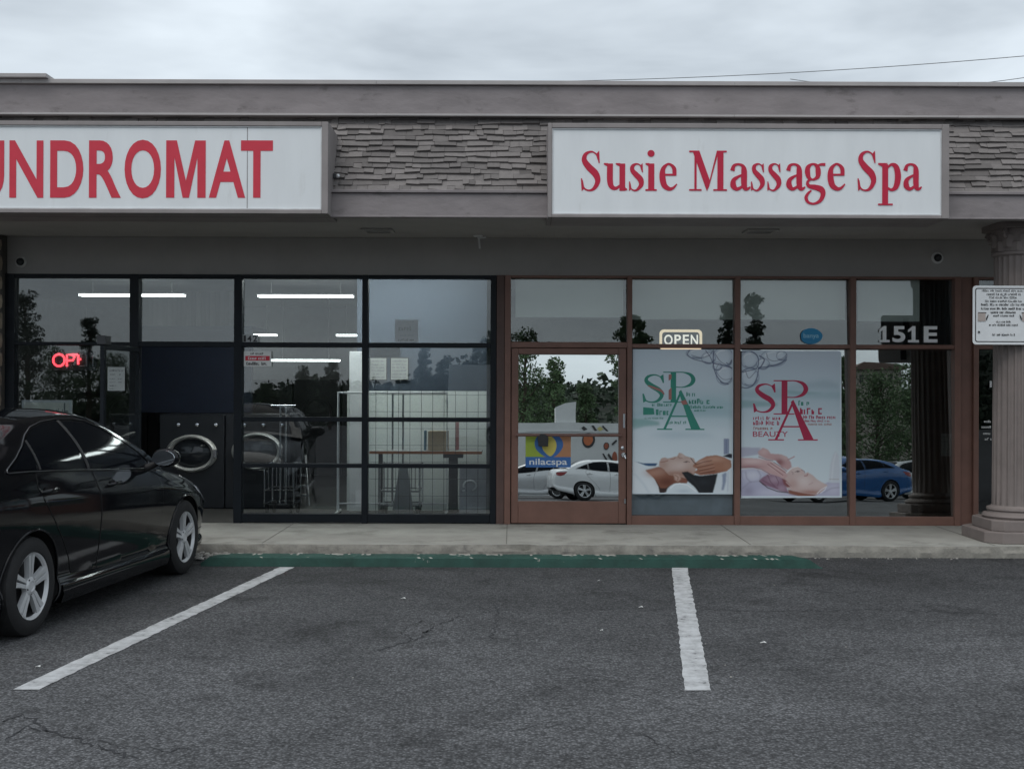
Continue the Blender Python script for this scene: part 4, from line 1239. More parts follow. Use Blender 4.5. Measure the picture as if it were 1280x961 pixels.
bubbles(im, a, ((185, 205, 76, 76), (185, 355, 80, 80), (390, 190, 112, 72), (300, 240, 55, 48), (460, 170, 45, 40)),
        (([(118, 140), (180, 128), (245, 165), (262, 230), (235, 280), (120, 310)], 10), ([(262, 275), (250, 350), (215, 420), (165, 445), (118, 440)], 11), ([(265, 270), (350, 262), (430, 240), (500, 205)], 11), ([(270, 170), (310, 200), (290, 250), (265, 280)], 13), ([(330, 150), (345, 195), (400, 215), (470, 190), (505, 155)], 6), ([(120, 300), (190, 275), (250, 285)], 8), ([(150, 300), (180, 360), (240, 300)], 6)))
im.poly(b([(120, 380), (260, 360), (400, 400), (430, 470), (600, 590), (760, 620), (1000, 500), (1160, 505), (1160, 660), (120, 660)]), (.46, .46, .60), .6)
im.blob(*b([(250, 430)])[0], 14, 7, (.68, .69, .78), .85); im.blob(*b([(450, 600)])[0], 20, 5, (.60, .60, .72), .8); im.blob(*b([(210, 590)])[0], 8, 7, (.32, .30, .42), .8); im.blob(*b([(1060, 560)])[0], 10, 8, (.62, .62, .74), .7)
for pts in ([(150, 560), (220, 500), (300, 490)], [(180, 400), (190, 460), (230, 500)], [(300, 380), (330, 430), (320, 480)], [(960, 600), (1040, 560), (1130, 550)]): im.line(b(pts), 1.6, (.30, .29, .40), 1.0, .55)
im.poly(b([(130, 150), (330, 156), (310, 222), (130, 252)]), (.47, .48, .58), .8)
im.poly(b([(1008, 500), (1022, 330), (1050, 230), (1080, 188), (1110, 230), (1122, 330), (1122, 500)]), (.62, .66, .72), .8, .9); im.line(b([(1040, 480), (1055, 300), (1080, 210)]), 1.4, (.74, .78, .83), 1, .8); im.line(b([(1020, 470), (1110, 470)]), .8, (.36, .33, .33), .6, .7)
im.poly(b([(600, 570), (760, 600), (890, 625), (860, 642), (740, 648), (610, 615)]), (.26, .10, .07), .7)
fc = b([(560, 465), (600, 400), (645, 352), (700, 348), (745, 372), (772, 412), (800, 400), (850, 430), (890, 470), (940, 500), (1000, 530), (950, 590), (890, 626), (760, 608), (650, 585), (590, 550)])
im.poly(fc, (.60, .46, .44), .5)
for c_, rx, rz, col_, al in (((760, 490), 11, 8, (.72, .62, .60), .9), ((690, 380), 7, 3.5, (.70, .60, .57), .8), ((650, 520), 7, 6, (.50, .32, .29), .7), ((830, 600), 16, 3, (.40, .20, .16), .8), ((900, 520), 9, 5, (.68, .56, .54), .7), ((730, 400), 3, 3, (.66, .50, .47), .6)):
    im.blob(*b([c_])[0], rx, rz, col_, al, clip=fc)
cp = b([(316, 480), (350, 450), (410, 415), (500, 430), (560, 470), (605, 602), (520, 585), (430, 550), (350, 525)])
im.poly(cp, (.27, .15, .22), .5); im.blob(*b([(470, 470)])[0], 9, 5, (.46, .34, .42), .85, clip=cp); im.blob(*b([(540, 560)])[0], 6, 4, (.46, .34, .42), .7, clip=cp)
for pts in ([(400, 430), (430, 500), (470, 540)], [(350, 480), (420, 520), (500, 560)], [(480, 440), (510, 500), (500, 530)]): im.line(b(pts), 1.0, (.15, .07, .11), .7, .7)
im.poly(b([(540, 450), (570, 470), (640, 545), (600, 560), (560, 520)]), (.24, .08, .085), .7); im.line(b([(585, 500), (640, 550), (600, 552)]), .9, (.62, .48, .46), .5)
h1 = b([(300, 195), (350, 155), (400, 175), (430, 215), (530, 222), (590, 245), (630, 300), (640, 350), (600, 380), (540, 350), (480, 285), (380, 265), (310, 230)])
im.poly(h1, (.56, .36, .36), .5); im.blob(*b([(360, 195)])[0], 6, 4, (.68, .50, .49), .8, clip=h1); im.blob(*b([(560, 260)])[0], 7, 4, (.68, .52, .50), .8, clip=h1); im.blob(*b([(520, 300)])[0], 6, 5, (.25, .08, .09), .8, clip=h1)
h2 = b([(130, 256), (280, 262), (420, 285), (500, 330), (580, 395), (600, 435), (570, 470), (500, 440), (420, 415), (330, 365), (240, 350), (130, 356)])
im.poly(h2, (.58, .38, .38), .5); im.blob(*b([(250, 290)])[0], 16, 3.5, (.72, .55, .54), .9, clip=h2); im.blob(*b([(480, 350)])[0], 9, 5, (.68, .49, .48), .7, clip=h2); im.blob(*b([(220, 350)])[0], 14, 2.5, (.36, .17, .18), .8, clip=h2)
for pts in ([(400, 320), (470, 370), (550, 430)], [(430, 310), (500, 355), (575, 405)], [(460, 300), (530, 345), (590, 390)], [(310, 245), (390, 275), (450, 285)], [(130, 356), (260, 352), (340, 372), (420, 418)]):
    im.line(b(pts), 1.0, (.26, .085, .095), .5, .8); im.line(b([(p, q + 12) for p, q in pts]), .9, (.70, .54, .53), .7, .5)
im.line(b([(600, 275), (640, 258), (664, 244)]), 1.4, (.50, .32, .33), .5); im.line(b([(592, 402), (640, 360), (705, 343)]), 1.0, (.82, .80, .82), .5, .9)
im.line(b([(318, 490), (400, 555), (500, 592), (604, 604)]), 1.3, (.05, .025, .03), .6, .9)
im.blob(*b([(700, 393)])[0], 1.8, 1.0, (.07, .04, .045), .95); im.line(b([(672, 398), (700, 386), (722, 392)]), .7, (.16, .08, .08), .4, .8); im.line(b([(640, 395), (655, 405), (650, 420)]), .8, (.30, .16, .16), .5, .7)
im.line(b([(738, 378), (764, 388), (770, 404)]), .9, (.30, .11, .11), .5, .8); im.line(b([(768, 437), (792, 434), (800, 420)]), 1.2, (.38, .13, .13), .6, .85); im.line(b([(815, 522), (850, 504)]), 1.0, (.46, .28, .27), .7, .6)
im.line(b([(895, 612), (935, 575), (988, 543), (970, 580), (930, 606)]), 1.0, (.80, .80, .86), .5, .95)
im.build('picture', PY1 - .0005, root)
fl = Flat(PY1 - .0015, .00004)
serif(fl, 'S', 941.3, 971.3, 515.4, 479.2, PY1, C_magenta, .8)
serif(fl, 'P', 967, 1011.5, 518, 475.2, PY1, C_magenta, .8)
serif(fl, 'A', 960.3, 1022.3, 550.4, 501.5, PY1, C_magenta, .8)
for k, (a, c, p0, p1, mm) in enumerate(((998, 1013, 505.5, 499.5, C_teal), (1000, 1031, 516.4, 508.6, C_magenta), (1004, 1047, 522, 518, C_magenta), (1006, 1038, 526, 523.4, C_magenta), (1010, 1040, 530, 527.6, C_rose), (941.5, 978, 523.6, 519.2, C_magenta), (941.5, 976, 530, 524.6, C_magenta), (942, 968, 536, 532, C_rose))):
    scribble(fl, Q(a), Q(c), Qz(p0), Qz(p1), mm, 70 + k, .5)
y = fl.nxt(); vs0 = len(fl.mb.v)
text(fl.mb, 'BEAUTY', Q(941.3), Q(985), Qz(544.6), Qz(538), y, fl.mi(C_magenta), .004)
fl.build('lettering', root)
# pale privacy board filling the foot of the left poster window
m = MB(); m.box(fx(790.5), fx(916.5), FY + .03, FY + .045, fz(643), fz(612)); 
tag(m.build('privacy_board', mat('slate_board', (.26, .30, .37), .6, var=.2, scale=4)), 'slate grey board showing below the left spa poster', 'board')

# --- door decal: square of green, orange and blue with a blue and yellow drop
fl = Flat(FY - .048, .00025)
Q = lambda px: fx(px, FY - .048)
Qz = lambda py: fz(py, FY - .048)
k_g, k_o, k_b, k_y, k_w = flatc('decal_green', (.28, .38, .04)), flatc('decal_orange', (.42, .20, .10)), flatc('decal_blue', (.035, .13, .36)), flatc('decal_yellow', (.56, .48, .10)), flatc('decal_white', (.66, .70, .72))
fl.rect(Q(657.2), Q(713.8), Qz(583.8), Qz(542), k_b)
fl.rect(Q(657.2), Q(680), Qz(570.8), Qz(542), k_g); fl.rect(Q(680), Q(713.8), Qz(570.8), Qz(542), k_o)
B = lambda pts: [(Q(640 + a / 6.867), Qz(520 + c / 6.867)) for a, c in pts]
fl.poly(B([(235, 160), (320, 152), (395, 165), (436, 215), (437, 265), (405, 315), (360, 348), (300, 350), (245, 320), (205, 275), (198, 215)]), k_b, True)
fl.poly(B([(275, 170), (330, 170), (372, 205), (384, 255), (370, 305), (335, 342), (300, 325), (265, 280), (258, 220)]), k_y, True)
y = fl.nxt()
text(fl.mb, 'nilacspa', Q(662), Q(709.3), Qz(580.5), Qz(572.8), y, fl.mi(k_w), .012)
tag(fl.build('door_decal'), 'square green orange and blue decal on the mirrored door glass', 'decal')

# --- street number 151E, blue badge and OPEN sign on the right transoms
m = MB()
for ch, a, c in (('1', 1098, 1111), ('5', 1114.5, 1130.5), ('1', 1134, 1147.5), ('E', 1153.5, 1170.6)):
    if ch == '1':
        xa, xc, za, zc = fx(a), fx(c), fz(426.4), fz(406)
        m.poly([(xa + (xc - xa) * u_, WY, za + (zc - za) * v_) for u_, v_ in ((.0, 0), (.0, .15), (.32, .15), (.32, .74), (.0, .62), (.0, .78), (.42, 1), (.68, 1), (.68, .15), (1, .15), (1, 0))])
        continue
    glyph(m, ch, fx(a), fx(c), fz(426.4), fz(406), WY, 0, .03)
o = m.build('street_number', mat('number_silver', (.84, .85, .84), .6)); tag(o, 'pale number 151E on the transom nearest the column', 'number')
so = o.modifiers.new('thickness', 'SOLIDIFY'); so.thickness = .003
root = empty('round_badge', (fx(1013), WY, fz(429)), 'round bright blue badge sticker on a spa transom pane', 'sticker')
fl = Flat(WY, .0005)
k_c = flatc('badge_blue', (.02, .24, .46)); 
fl.poly([(fx(1013 + 13.6 * math.cos(t) * (1 + .05 * math.cos(3 * t))), fz(419 + 10 * math.sin(t))) for t in np.linspace(0, 2 * math.pi, 34)[:-1]], k_c)
y = fl.nxt(); text(fl.mb, 'banya', fx(1003.5), fx(1022.5), fz(421), fz(415.5), y, fl.mi(flatc('badge_pale', (.35, .62, .74))), .006)
fl.build('sticker_face', root)
OY = FY + .035
root = empty('open_sign', (fx(851), OY, fz(432)), 'rounded open sign with warm border standing behind the transom', 'sign')
def ringpoly(mb, outer, inner, Y0, Y1):
    n_ = len(outer)
    vs = [(a, Y0, c) for a, c in outer] + [(a, Y0, c) for a, c in inner] + [(a, Y1, c) for a, c in outer] + [(a, Y1, c) for a, c in inner]
    fs = []
    for i in range(n_):
        j = (i + 1) % n_
        fs += [(i, j, n_ + j, n_ + i), (2 * n_ + i, 3 * n_ + i, 3 * n_ + j, 2 * n_ + j), (i, 2 * n_ + i, 2 * n_ + j, j), (n_ + i, n_ + j, 3 * n_ + j, 3 * n_ + i)]
    mb.add(vs, fs)
m = MB(); m.prism(rrect(fx(824.6), fx(878), fz(437), fz(411), .05), OY, OY + .02); m.build('sign_back', mat('open_sign_black', (.02, .02, .022), .4), root)
m = MB(); ringpoly(m, rrect(fx(824.6), fx(878), fz(437), fz(411), .05), rrect(fx(827.8), fx(874.8), fz(434), fz(414.3), .035), OY - .008, OY - .001); m.build('lit_border', emis('warm_led_border', (1.0, .80, .56), .55), root)
m = MB()
for ch, a, c in (('O', 830, 840.6), ('P', 842.8, 851), ('E', 853.3, 861), ('N', 863.2, 872.3)):
    glyph(m, ch, fx(a, OY), fx(c, OY), fz(430.4, OY), fz(417.6, OY), OY - .004, 0, .02)
m.build('lit_letters', emis('white_led_letters', (1.0, .94, .85), .60), root)

# --- blinds behind the spa transoms
M_blind = mat('pale_blind', (.72, .76, .73), .8, var=.05, scale=2)
for k, (a, c, pb, lb) in enumerate(((644, 779, 396.5, 'pale roller blind half lowered behind the transom over the spa door'), (787, 919, 398.5, 'pale roller blind half lowered above the green lettered poster'), (922, 1056, 398.5, 'pale roller blind half lowered above the crimson lettered poster'), (1072, 1149, 400, 'pale roller blind half lowered above the number 151E'))):
    YB = FY + .10
    root = empty('roller_blind', (fx((a + c) / 2, YB), YB, fz(pb, YB)), lb, 'blind', 'roller blinds in the spa transoms')
    m = MB(); m.box(fx(a, YB), fx(c, YB), YB, YB + .003, fz(pb, YB), Hd + .02); m.build('blind_cloth', M_blind, root)
    m = MB(); m.box(fx(a, YB), fx(c, YB), YB - .008, YB + .012, fz(pb + 1.6, YB), fz(pb, YB) - .002); m.build('bottom_bar', M_darkmetal, root)
    m = MB(); m.tube([(fx(a, YB), YB + .03, Hd + .06), (fx(c, YB), YB + .03, Hd + .06)], .03, 12); m.build('roller', M_darkmetal, root, smooth=50)
# dark curtain and small papers in the right-hand spa window
m = MB()
cy0 = FY + .30
pts = []
for i in range(61):
    x = fx(1128 + 62 * i / 60, cy0)
    pts.append((x, cy0 + .035 * math.sin(i * .95) + .012 * math.sin(i * 2.3)))
vs = [(a, c, z) for z in (SW + .03, Hd) for a, c in pts]
m.add(vs, [(i, i + 1, 61 + i + 1, 61 + i) for i in range(60)])
o = m.build('dark_curtain', mat('curtain_charcoal', (.075, .08, .085), .9), smooth=180); tag(o, 'charcoal curtain hanging behind the right hand spa window', 'curtain')
so = o.modifiers.new('thickness', 'SOLIDIFY'); so.thickness = .006
def notice(name, px0, px1, pyt, pyb, Y, label, cat, lines, paper=M_paper, border=None, group=None):
    root = empty(name, (fx((px0 + px1) / 2, Y), Y, fz(pyb, Y)), label, cat, group)
    m = MB(); m.box(fx(px0, Y), fx(px1, Y), Y, Y + .002, fz(pyb, Y), fz(pyt, Y)); m.build('sheet', paper, root)
    fl = Flat(Y, .0006)
    if border: 
        fl.rect(fx(px0, Y), fx(px1, Y), fz(pyb, Y), fz(pyt, Y), border); fl.rect(fx(px0 + 1.2, Y), fx(px1 - 1.2, Y), fz(pyb - 1.2, Y), fz(pyt + 1.2, Y), paper)
    for k, (a, c, p0, p1, mm) in enumerate(lines):
        if mm is None: continue
        if isinstance(mm, tuple): fl.rect(fx(a, Y), fx(c, Y), fz(p0, Y), fz(p1, Y), mm[0])
        else: scribble(fl, fx(a, Y), fx(c, Y), fz(p0, Y), fz(p1, Y), mm, k + int(px0), .7)
    fl.build('print', root)
    return root
M_grey_ink = mat('grey_ink', (.22, .22, .23), .6)
notice('window_paper', 1177, 1192, 540, 568, FY + .03, 'white paper on the inside of the right spa window', 'notice', [(1178.5, 1188, 545, 543, M_grey_ink), (1178.5, 1187, 551, 549, M_grey_ink)], group='small papers in the right spa window')
# laundromat notices
notice('warning_sign', 304.8, 339, 440.2, 459, WY - .002, 'white warning sign with a red band in the laundromat window', 'sign', [(313, 331, 444.4, 441.6, M_ink), (306.5, 337, 451.8, 446, (M_red,)), (310, 334, 450.6, 447.2, M_paper), (308, 336, 457.4, 453.6, M_ink)])
notice('paper_notice', 493.5, 522.5, 400.3, 428.2, FY + .03, 'pale pink paper notice on the upper right laundromat pane', 'notice', [(496, 519, 404, 401.8, M_grey_ink), (498, 517, 413.5, 408, M_ink), (500, 518, 420.6, 418.6, M_grey_ink), (497.5, 518, 426.6, 423.8, M_ink)], paper=mat('pinkish_paper', (.42, .40, .43), .7))
root = empty('street_number', (fx(313), WY, fz(430)), 'black number 142 on a white strip at the laundromat transom', 'number')
m = MB(); m.box(fx(303.8), fx(323.5), WY - .001, WY, fz(428.8), fz(419.5)); m.build('strip', mat('strip_white', (.42, .44, .44), .6), root)
m = MB()
for ch, a, c in (('1', 305, 308), ('4', 309.5, 315), ('2', 316.6, 322)):
    glyph(m, ch, fx(a), fx(c), fz(428.4), fz(420.6), WY - .0025, 0, .02)
m.build('numerals', M_ink, root)
# notice on the open door (on the leaf's outer face, towards the car park)
dn = Vector((-dv.y, dv.x, 0))
if dn.x < 0: dn = -dn
def on_leaf(u, z, t): 
    p = Vector((HX, FY - .065, 0)) + dv * u + dn * t
    return (p.x, p.y, z)
root = empty('door_notice', on_leaf(.5, 1.45, .03), 'white printed notice hanging behind the open glass door', 'notice')
NY = FY - .006
m = MB(); m.box(fx(134.5, NY), fx(156, NY), NY, NY + .003, fz(490, NY), fz(460.5, NY)); m.build('sheet', M_paper, root)
fl = Flat(NY, .0006)
for k, (a, c, p0, p1) in enumerate(((137, 154, 466, 463.6), (138, 146, 470.6, 468.6), (149, 152, 470.6, 468.6), (137, 144, 476, 474.6), (147, 153, 476, 474.6), (137, 145, 480, 478.6), (148, 153, 480, 478.6), (137, 146, 484.5, 483), (137, 143, 488, 486.8))):
    scribble(fl, fx(a, NY), fx(c, NY), fz(p0, NY), fz(p1, NY), M_grey_ink, 300 + k, .7)
fl.build('print', root)
root.location = (fx(145, NY), NY, fz(490, NY))
for ch in root.children:                            # children were written about the first anchor
    for v in ch.data.vertices:
        v.co += Vector(on_leaf(.5, 1.45, .03)) - root.location
# white board standing behind the car
BYd = FY + .05
root = empty('window_board', (fx(59, BYd), BYd, fz(540, BYd)), 'cream notice board with white frame in the window above the car roof', 'board')
m = MB(); m.box(fx(27, BYd), fx(90, BYd), BYd, BYd + .02, fz(548, BYd), fz(502, BYd)); m.build('board_frame', M_white, root, bevel=.003)
fl = Flat(BYd - .002)
fl.rect(fx(30, BYd), fx(87, BYd), fz(546, BYd), fz(505, BYd), mat('cream_board', (.80, .79, .70), .7))
for k, (a, c, p0, p1) in enumerate(((58, 80, 516.5, 512.5), (34, 80, 524, 519), (34, 76, 532, 527), (80, 87, 517, 505.5))):
    scribble(fl, fx(a, BYd), fx(c, BYd), fz(p0, BYd), fz(p1, BYd), M_grey_ink, 400 + k, .6)
fl.build('print', root)
# red neon open sign, its last letters dark
NYn = FY + .06
root = empty('neon_sign', (fx(85, NYn), NYn, fz(462, NYn)), 'red neon open sign with its last letters gone dark', 'neon sign')
X = lambda px: fx(px, NYn)
Z = lambda py: fz(py, NYn, 80)
def ell(cx1, cz1, rx, rz): return [(X(cx1 + rx * math.cos(t)), NYn, Z(cz1 + rz * math.sin(t))) for t in np.linspace(0, 2 * math.pi, 25)[:-1]]
M_neon = emis('lit_red_neon', (1.0, .055, .075), 2.6)
m = MB(); m.tube(ell(73.5, 450.2, 7.2, 7.4), .0125, 8, True)
m.tube([(X(83.5), NYn, Z(458)), (X(83.5), NYn, Z(443.5)), (X(90), NYn, Z(443.2)), (X(93), NYn, Z(446.5)), (X(91), NYn, Z(450.3)), (X(84), NYn, Z(450.6))], .0125, 8)
m.tube([(X(97.6), NYn, Z(455.5)), (X(97.6), NYn, Z(443.3))], .0125, 8)
m.tube([(X(90), NYn, Z(443.2)), (X(97), NYn, Z(443.2))], .0125, 8)
m.tube([(X(97.5), NYn, Z(449)), (X(101), NYn, Z(449))], .0125, 8)
m.build('lit_letters', M_neon, root, smooth=60)
m = MB(); gt = .009
m.tube([(X(99), NYn, Z(457.5)), (X(106), NYn, Z(457.5))], gt, 8); m.tube([(X(108), NYn, Z(458)), (X(108), NYn, Z(443.4)), (X(116), NYn, Z(458)), (X(116), NYn, Z(443.4))], gt, 8)
m.build('dark_letters', mat('dead_neon_glass', (.30, .31, .32), .2), root, smooth=60)
m = MB(); m.box(X(64), X(119), NYn + .02, NYn + .026, Z(463), Z(439)); m.build('backing', mat('neon_backing', (.03, .034, .038), .4), root)

# ------------------------------------------------------------------ fluorescent battens inside the laundromat
M_tube = emis('fluorescent_tube', (.95, 1.0, .97), 5.0)
M_added_tube = emis('added_fill_tube', (.95, 1.0, .97), 20.0)  # stronger glow for the added battens only
def batten(pa, pb, py, Y, label, hang=True, tubem=None):
    tr_ = .042 if tubem else .014
    x0, x1, z = fx(pa, Y), fx(pb, Y), fz(py, Y)
    root = empty('fluorescent_light', ((x0 + x1) / 2, Y, z), label, 'ceiling light', 'fluorescent battens in the laundromat')
    m = MB(); m.box(x0, x1, Y - .06, Y + .06, z + .016, z + .036)
    if hang:
        for x in (x0 + .2, x1 - .2): m.tube([(x, Y, z + .036), (x, Y, 3.15)], .006, 6)
    else: m.box(x0 + .1, x1 - .1, Y + .06, 22.998, z + .03, z + .06)
    m.build('batten_body', M_white, root)
    m = MB()
    m.tube([(x0 + .02, Y - .05, z), (x1 - .02, Y - .05, z)], tr_, 8); m.tube([(x0 + .02, Y + .05, z), (x1 - .02, Y + .05, z)], tr_, 8); m.build('tubes', tubem or M_tube, root, smooth=60)
batten(98, 232, 371, 17.6, 'long lit fluorescent batten near the ceiling at far left')
batten(321, 443, 371.5, 17.6, 'long lit fluorescent batten in the second laundromat bay transom')
batten(242, 347, 420, 22.4, 'lit fluorescent batten far back behind the number 142')
batten(419, 470, 420, 22.4, 'short lit fluorescent batten far back beside the middle mullion')
batten(338, 426, 451.5, 20.5, 'lowest lit fluorescent batten hanging far inside right of the warning sign')

for xa_, xb2_, lb in ((-3.3, -1.9, 'added unseen fluorescent batten over the wire carts to brighten the front bay'), (-1.8, -.5, 'added unseen fluorescent batten over the table to brighten the front bay')):  # battens added out of view above the window head, lighting the tiled partition
    batten(CX + xa_ * FPX / 14.95, CX + xb2_ * FPX / 14.95, HY - (3.07 - EYE) * FPX / 14.95, 14.95, lb, True, M_added_tube)
# vertical blinds behind the transom over the doorway
m = MB()
rr = random.Random(12)
vy = 18.6
x = fx(174, vy)
while x < fx(296, vy):
    w = .07
    a = rr.uniform(.5, .8)
    m.add([(x, vy - a * .05, 2.0), (x + w, vy + a * .05, 2.0), (x + w, vy + a * .05, 3.1), (x, vy - a * .05, 3.1)], [(0, 1, 2, 3)])
    x += w * 1.02
o = m.build('vertical_blind', mat('grey_blind_slats', (.06, .06, .058), .8, island=.6)); tag(o, 'grey vertical blind hanging inside above the open doorway', 'blind')
so = o.modifiers.new('thickness', 'SOLIDIFY'); so.thickness = .002

# ------------------------------------------------------------------ machines and furniture inside
M_mach = mat('washer_dark_panel', (.010, .012, .016), .4)
def washer(xc, yc, zc, label):
    root = empty('washing_machine', (xc, yc + .4, SW), label, 'washing machine', 'front loading washers in the laundromat')
    m = MB(); m.box(xc - .42, xc + .42, yc + .02, yc + .85, SW, 1.32); m.build('cabinet', M_mach, root, bevel=.015)
    m = MB(); m.lathe([(.255, .03), (.262, -.03), (.295, -.05), (.325, -.03), (.33, .019)], (xc, yc, zc), 'y', 48, sy=.73); m.build('door_ring', mat('brushed_ring', (.50, .50, .48), .4, metal=.2), root, smooth=50)
    m = MB(); m.lathe([(.0, -.055), (.12, -.045), (.2, -.015), (.254, .015)], (xc, yc, zc), 'y', 40, sy=.73); m.build('porthole_glass', mat('porthole_dark_glass', (.02, .023, .028), .06), root, smooth=80)
    for k, dx in enumerate((-.24, 0.0, .24)):
        m = MB(); m.lathe([(.0, -.035), (.022, -.03), (.028, .0), (.028, .019)], (xc + dx + .08, yc, 1.185), 'y', 16)
        m.build('dial', M_chrome, root, smooth=40)
    m = MB(); m.box(xc + .29, xc + .34, yc - .075, yc - .03, zc - .05, zc + .05); m.build('door_handle', M_chrome, root, bevel=.006)
WYm = 15.9
washer(fx(239.5, WYm), WYm, fz(568, WYm), 'dark washer with large oval porthole seen through the open doorway')
washer(fx(322, WYm), WYm, fz(565, WYm), 'dark washer with porthole behind the left laundromat window')
M_dry = mat('added_dryer_dark', (.016, .018, .022), .5)
for k in range(7):                                  # dark dryers added along the back wall to darken its lower part
    xd = -6.9 + k * .86
    root = empty('added_tumble_dryer', (xd, 22.4, SW), 'added dark tumble dryer darkening the lower back wall', 'tumble dryer', 'added tumble dryers darkening the back wall')
    m = MB(); m.box(xd - .42, xd + .42, 22.0, 22.9, SW, 1.80); m.build('cabinet', M_dry, root, bevel=.012)
    m = MB(); m.lathe([(.22, .0), (.23, -.03), (.27, -.03), (.28, -.001)], (xd, 21.999, 1.2), 'y', 28); m.build('door_ring', M_darkmetal, root, smooth=50)
# hanging rail carts
def cart(px0, px1, pyt, Y, label, poles):
    x0, x1 = fx(px0, Y), fx(px1, Y)
    root = empty('laundry_cart', ((x0 + x1) / 2, Y, SW), label, 'laundry cart', 'wheeled laundry carts')
    zt = fz(pyt, Y)
    m = MB()
    for x in poles: m.tube([(fx(x, Y), Y, SW + .14), (fx(x, Y), Y, zt)], .013, 8)
    m.tube([(fx(poles[0], Y) - .12, Y, zt), (fx(poles[-1], Y) + .12, Y, zt)], .013, 8)
    m.build('rail', M_chrome, root, smooth=60)
    m = MB()
    for y in (Y - .25, Y + .25):
        for z in (SW + .15, SW + .32, SW + .62): m.tube([(x0, y, z), (x1, y, z)], .009, 6)
    for x in (x0, x1):
        for z in (SW + .15, SW + .32, SW + .62): m.tube([(x, Y - .25, z), (x, Y + .25, z)], .009, 6)
        for y in (Y - .25, Y + .25): m.tube([(x, y, SW + .12), (x, y, SW + .64)], .009, 6)
    nb_ = max(4, int((x1 - x0) / .045))
    for i in range(1, nb_):
        x = x0 + (x1 - x0) * i / nb_
        for y in (Y - .25, Y + .25): m.tube([(x, y, SW + .32), (x, y, SW + .62)], .003, 5)
    m.build('wire_basket', M_chrome, root, smooth=60)
    for x in (x0 + .03, x1 - .03):
        for y in (Y - .22, Y + .22):
            m = MB(); m.lathe([(.0, -.016), (.05, -.016), (.058, -.01), (.058, .01), (.05, .016), (0, .016)], (x, y, SW + .06), 'x', 18); m.box(x - .024, x + .024, y - .02, y + .02, SW + .09, SW + .14)
            m.build('caster', M_black, root, smooth=40)
cart(478, 527, 491, 15.1, 'chrome laundry cart with tall twin poles before the tiled partition', (491, 504))
cart(336, 372, 508, 15.2, 'chrome laundry cart with twin poles beside the left window washer', (350.5, 357.5))
# garment rack with a white top rail
GYr = 15.0
root = empty('garment_rack', (fx(490, GYr), GYr, SW), 'white garment rack with long top rail behind the middle mullion', 'garment rack')
m = MB(); zt = fz(491.5, GYr)
m.tube([(fx(423, GYr), GYr, SW + .06), (fx(423, GYr), GYr, zt), (fx(559, GYr), GYr, zt), (fx(559, GYr), GYr, zt - .12)], .017, 10); m.tube([(fx(559, GYr), GYr, SW + .06), (fx(559, GYr), GYr, zt)], .008, 8)
m.tube([(fx(423, GYr), GYr - .22, SW + .06), (fx(423, GYr), GYr + .22, SW + .06)], .014, 8); m.tube([(fx(559, GYr), GYr - .22, SW + .06), (fx(559, GYr), GYr + .22, SW + .06)], .014, 8); m.tube([(fx(423, GYr), GYr, SW + .16), (fx(559, GYr), GYr, SW + .16)], .010, 8)
m.build('rail_frame', M_white, root, smooth=60)
for x in (fx(423, GYr), fx(559, GYr)):
    for y in (GYr - .2, GYr + .2):
        m = MB(); m.lathe([(.0, -.012), (.024, -.012), (.024, .012), (0, .012)], (x, y, SW + .026), 'x', 14); m.build('caster', M_black, root, smooth=40)
# tapered grey waste bin between the carts
m = MB()
xb2, yb2 = fx(503, 14.8), 14.8
m.prism([(xb2 - .13, SW + .004), (xb2 + .14, SW + .004), (xb2 + .06, fz(582, 14.8)), (xb2 - .03, fz(582, 14.8))], yb2, yb2 + .1)
tag(m.build('floor_sign', mat('grey_plastic', (.22, .23, .23), .5), bevel=.01), 'narrow tapered grey floor stand between the cart casters', 'floor stand')
# long table with orange edge on a black pedestal
TYb = 14.95
root = empty('folding_table', (fx(560, TYb), TYb, SW), 'long table with orange edge and black pedestal in the right window', 'table')
zt = fz(564.5, TYb)
m = MB(); m.box(fx(462, TYb), -.36, TYb - .002, TYb + .6, zt - .03, zt); m.build('tabletop', mat('grey_laminate', (.32, .32, .31), .5), root, bevel=.004)
m = MB(); m.box(fx(462, TYb), -.36, TYb - .012, TYb - .003, zt - .031, zt + .002); m.build('orange_edge', mat('orange_edging', (.42, .14, .05), .5), root)
xp = fx(566.5, TYb)
m = MB(); m.box(xp - .055, xp + .055, TYb + .06, TYb + .16, SW + .05, zt - .08); m.box(xp - .12, xp + .12, TYb + .03, TYb + .25, zt - .079, zt - .031); m.box(xp - .14, xp + .14, TYb - .0, TYb + .5, SW, SW + .049); m.build('pedestal', M_darkmetal, root, bevel=.006)
m = MB(); m.box(fx(470, TYb), fx(475, TYb), TYb + .3, TYb + .4, SW, zt - .031); m.build('rear_leg', M_darkmetal, root)
m = MB(); bx0, bx1, bz = fx(536, 15.2), fx(560, 15.2), fz(564.5, TYb)
m.box(bx0, bx1, 15.1, 15.4, bz + .002, bz + .235); m.box(bx0 + .09, bx0 + .15, 15.097, 15.099, bz + .01, bz + .236)
tag(m.build('cardboard_box', mat('cardboard', (.42, .33, .22), .8)), 'tan cardboard box on the long table', 'box')
m = MB(); m.box(fx(570, 15.3), fx(573.5, 15.3), 15.25, 15.45, bz + .002, bz + .34); tag(m.build('red_folder', mat('red_folder_card', (.40, .17, .16), .6)), 'thin red folder upright on the long table', 'folder')
m = MB(); m.box(fx(531, 15.3), fx(533, 15.3), 15.2, 15.4, bz + .002, bz + .24); tag(m.build('blue_folder', mat('blue_folder_card', (.12, .24, .34), .6)), 'thin blue folder beside the cardboard box on the table', 'folder')
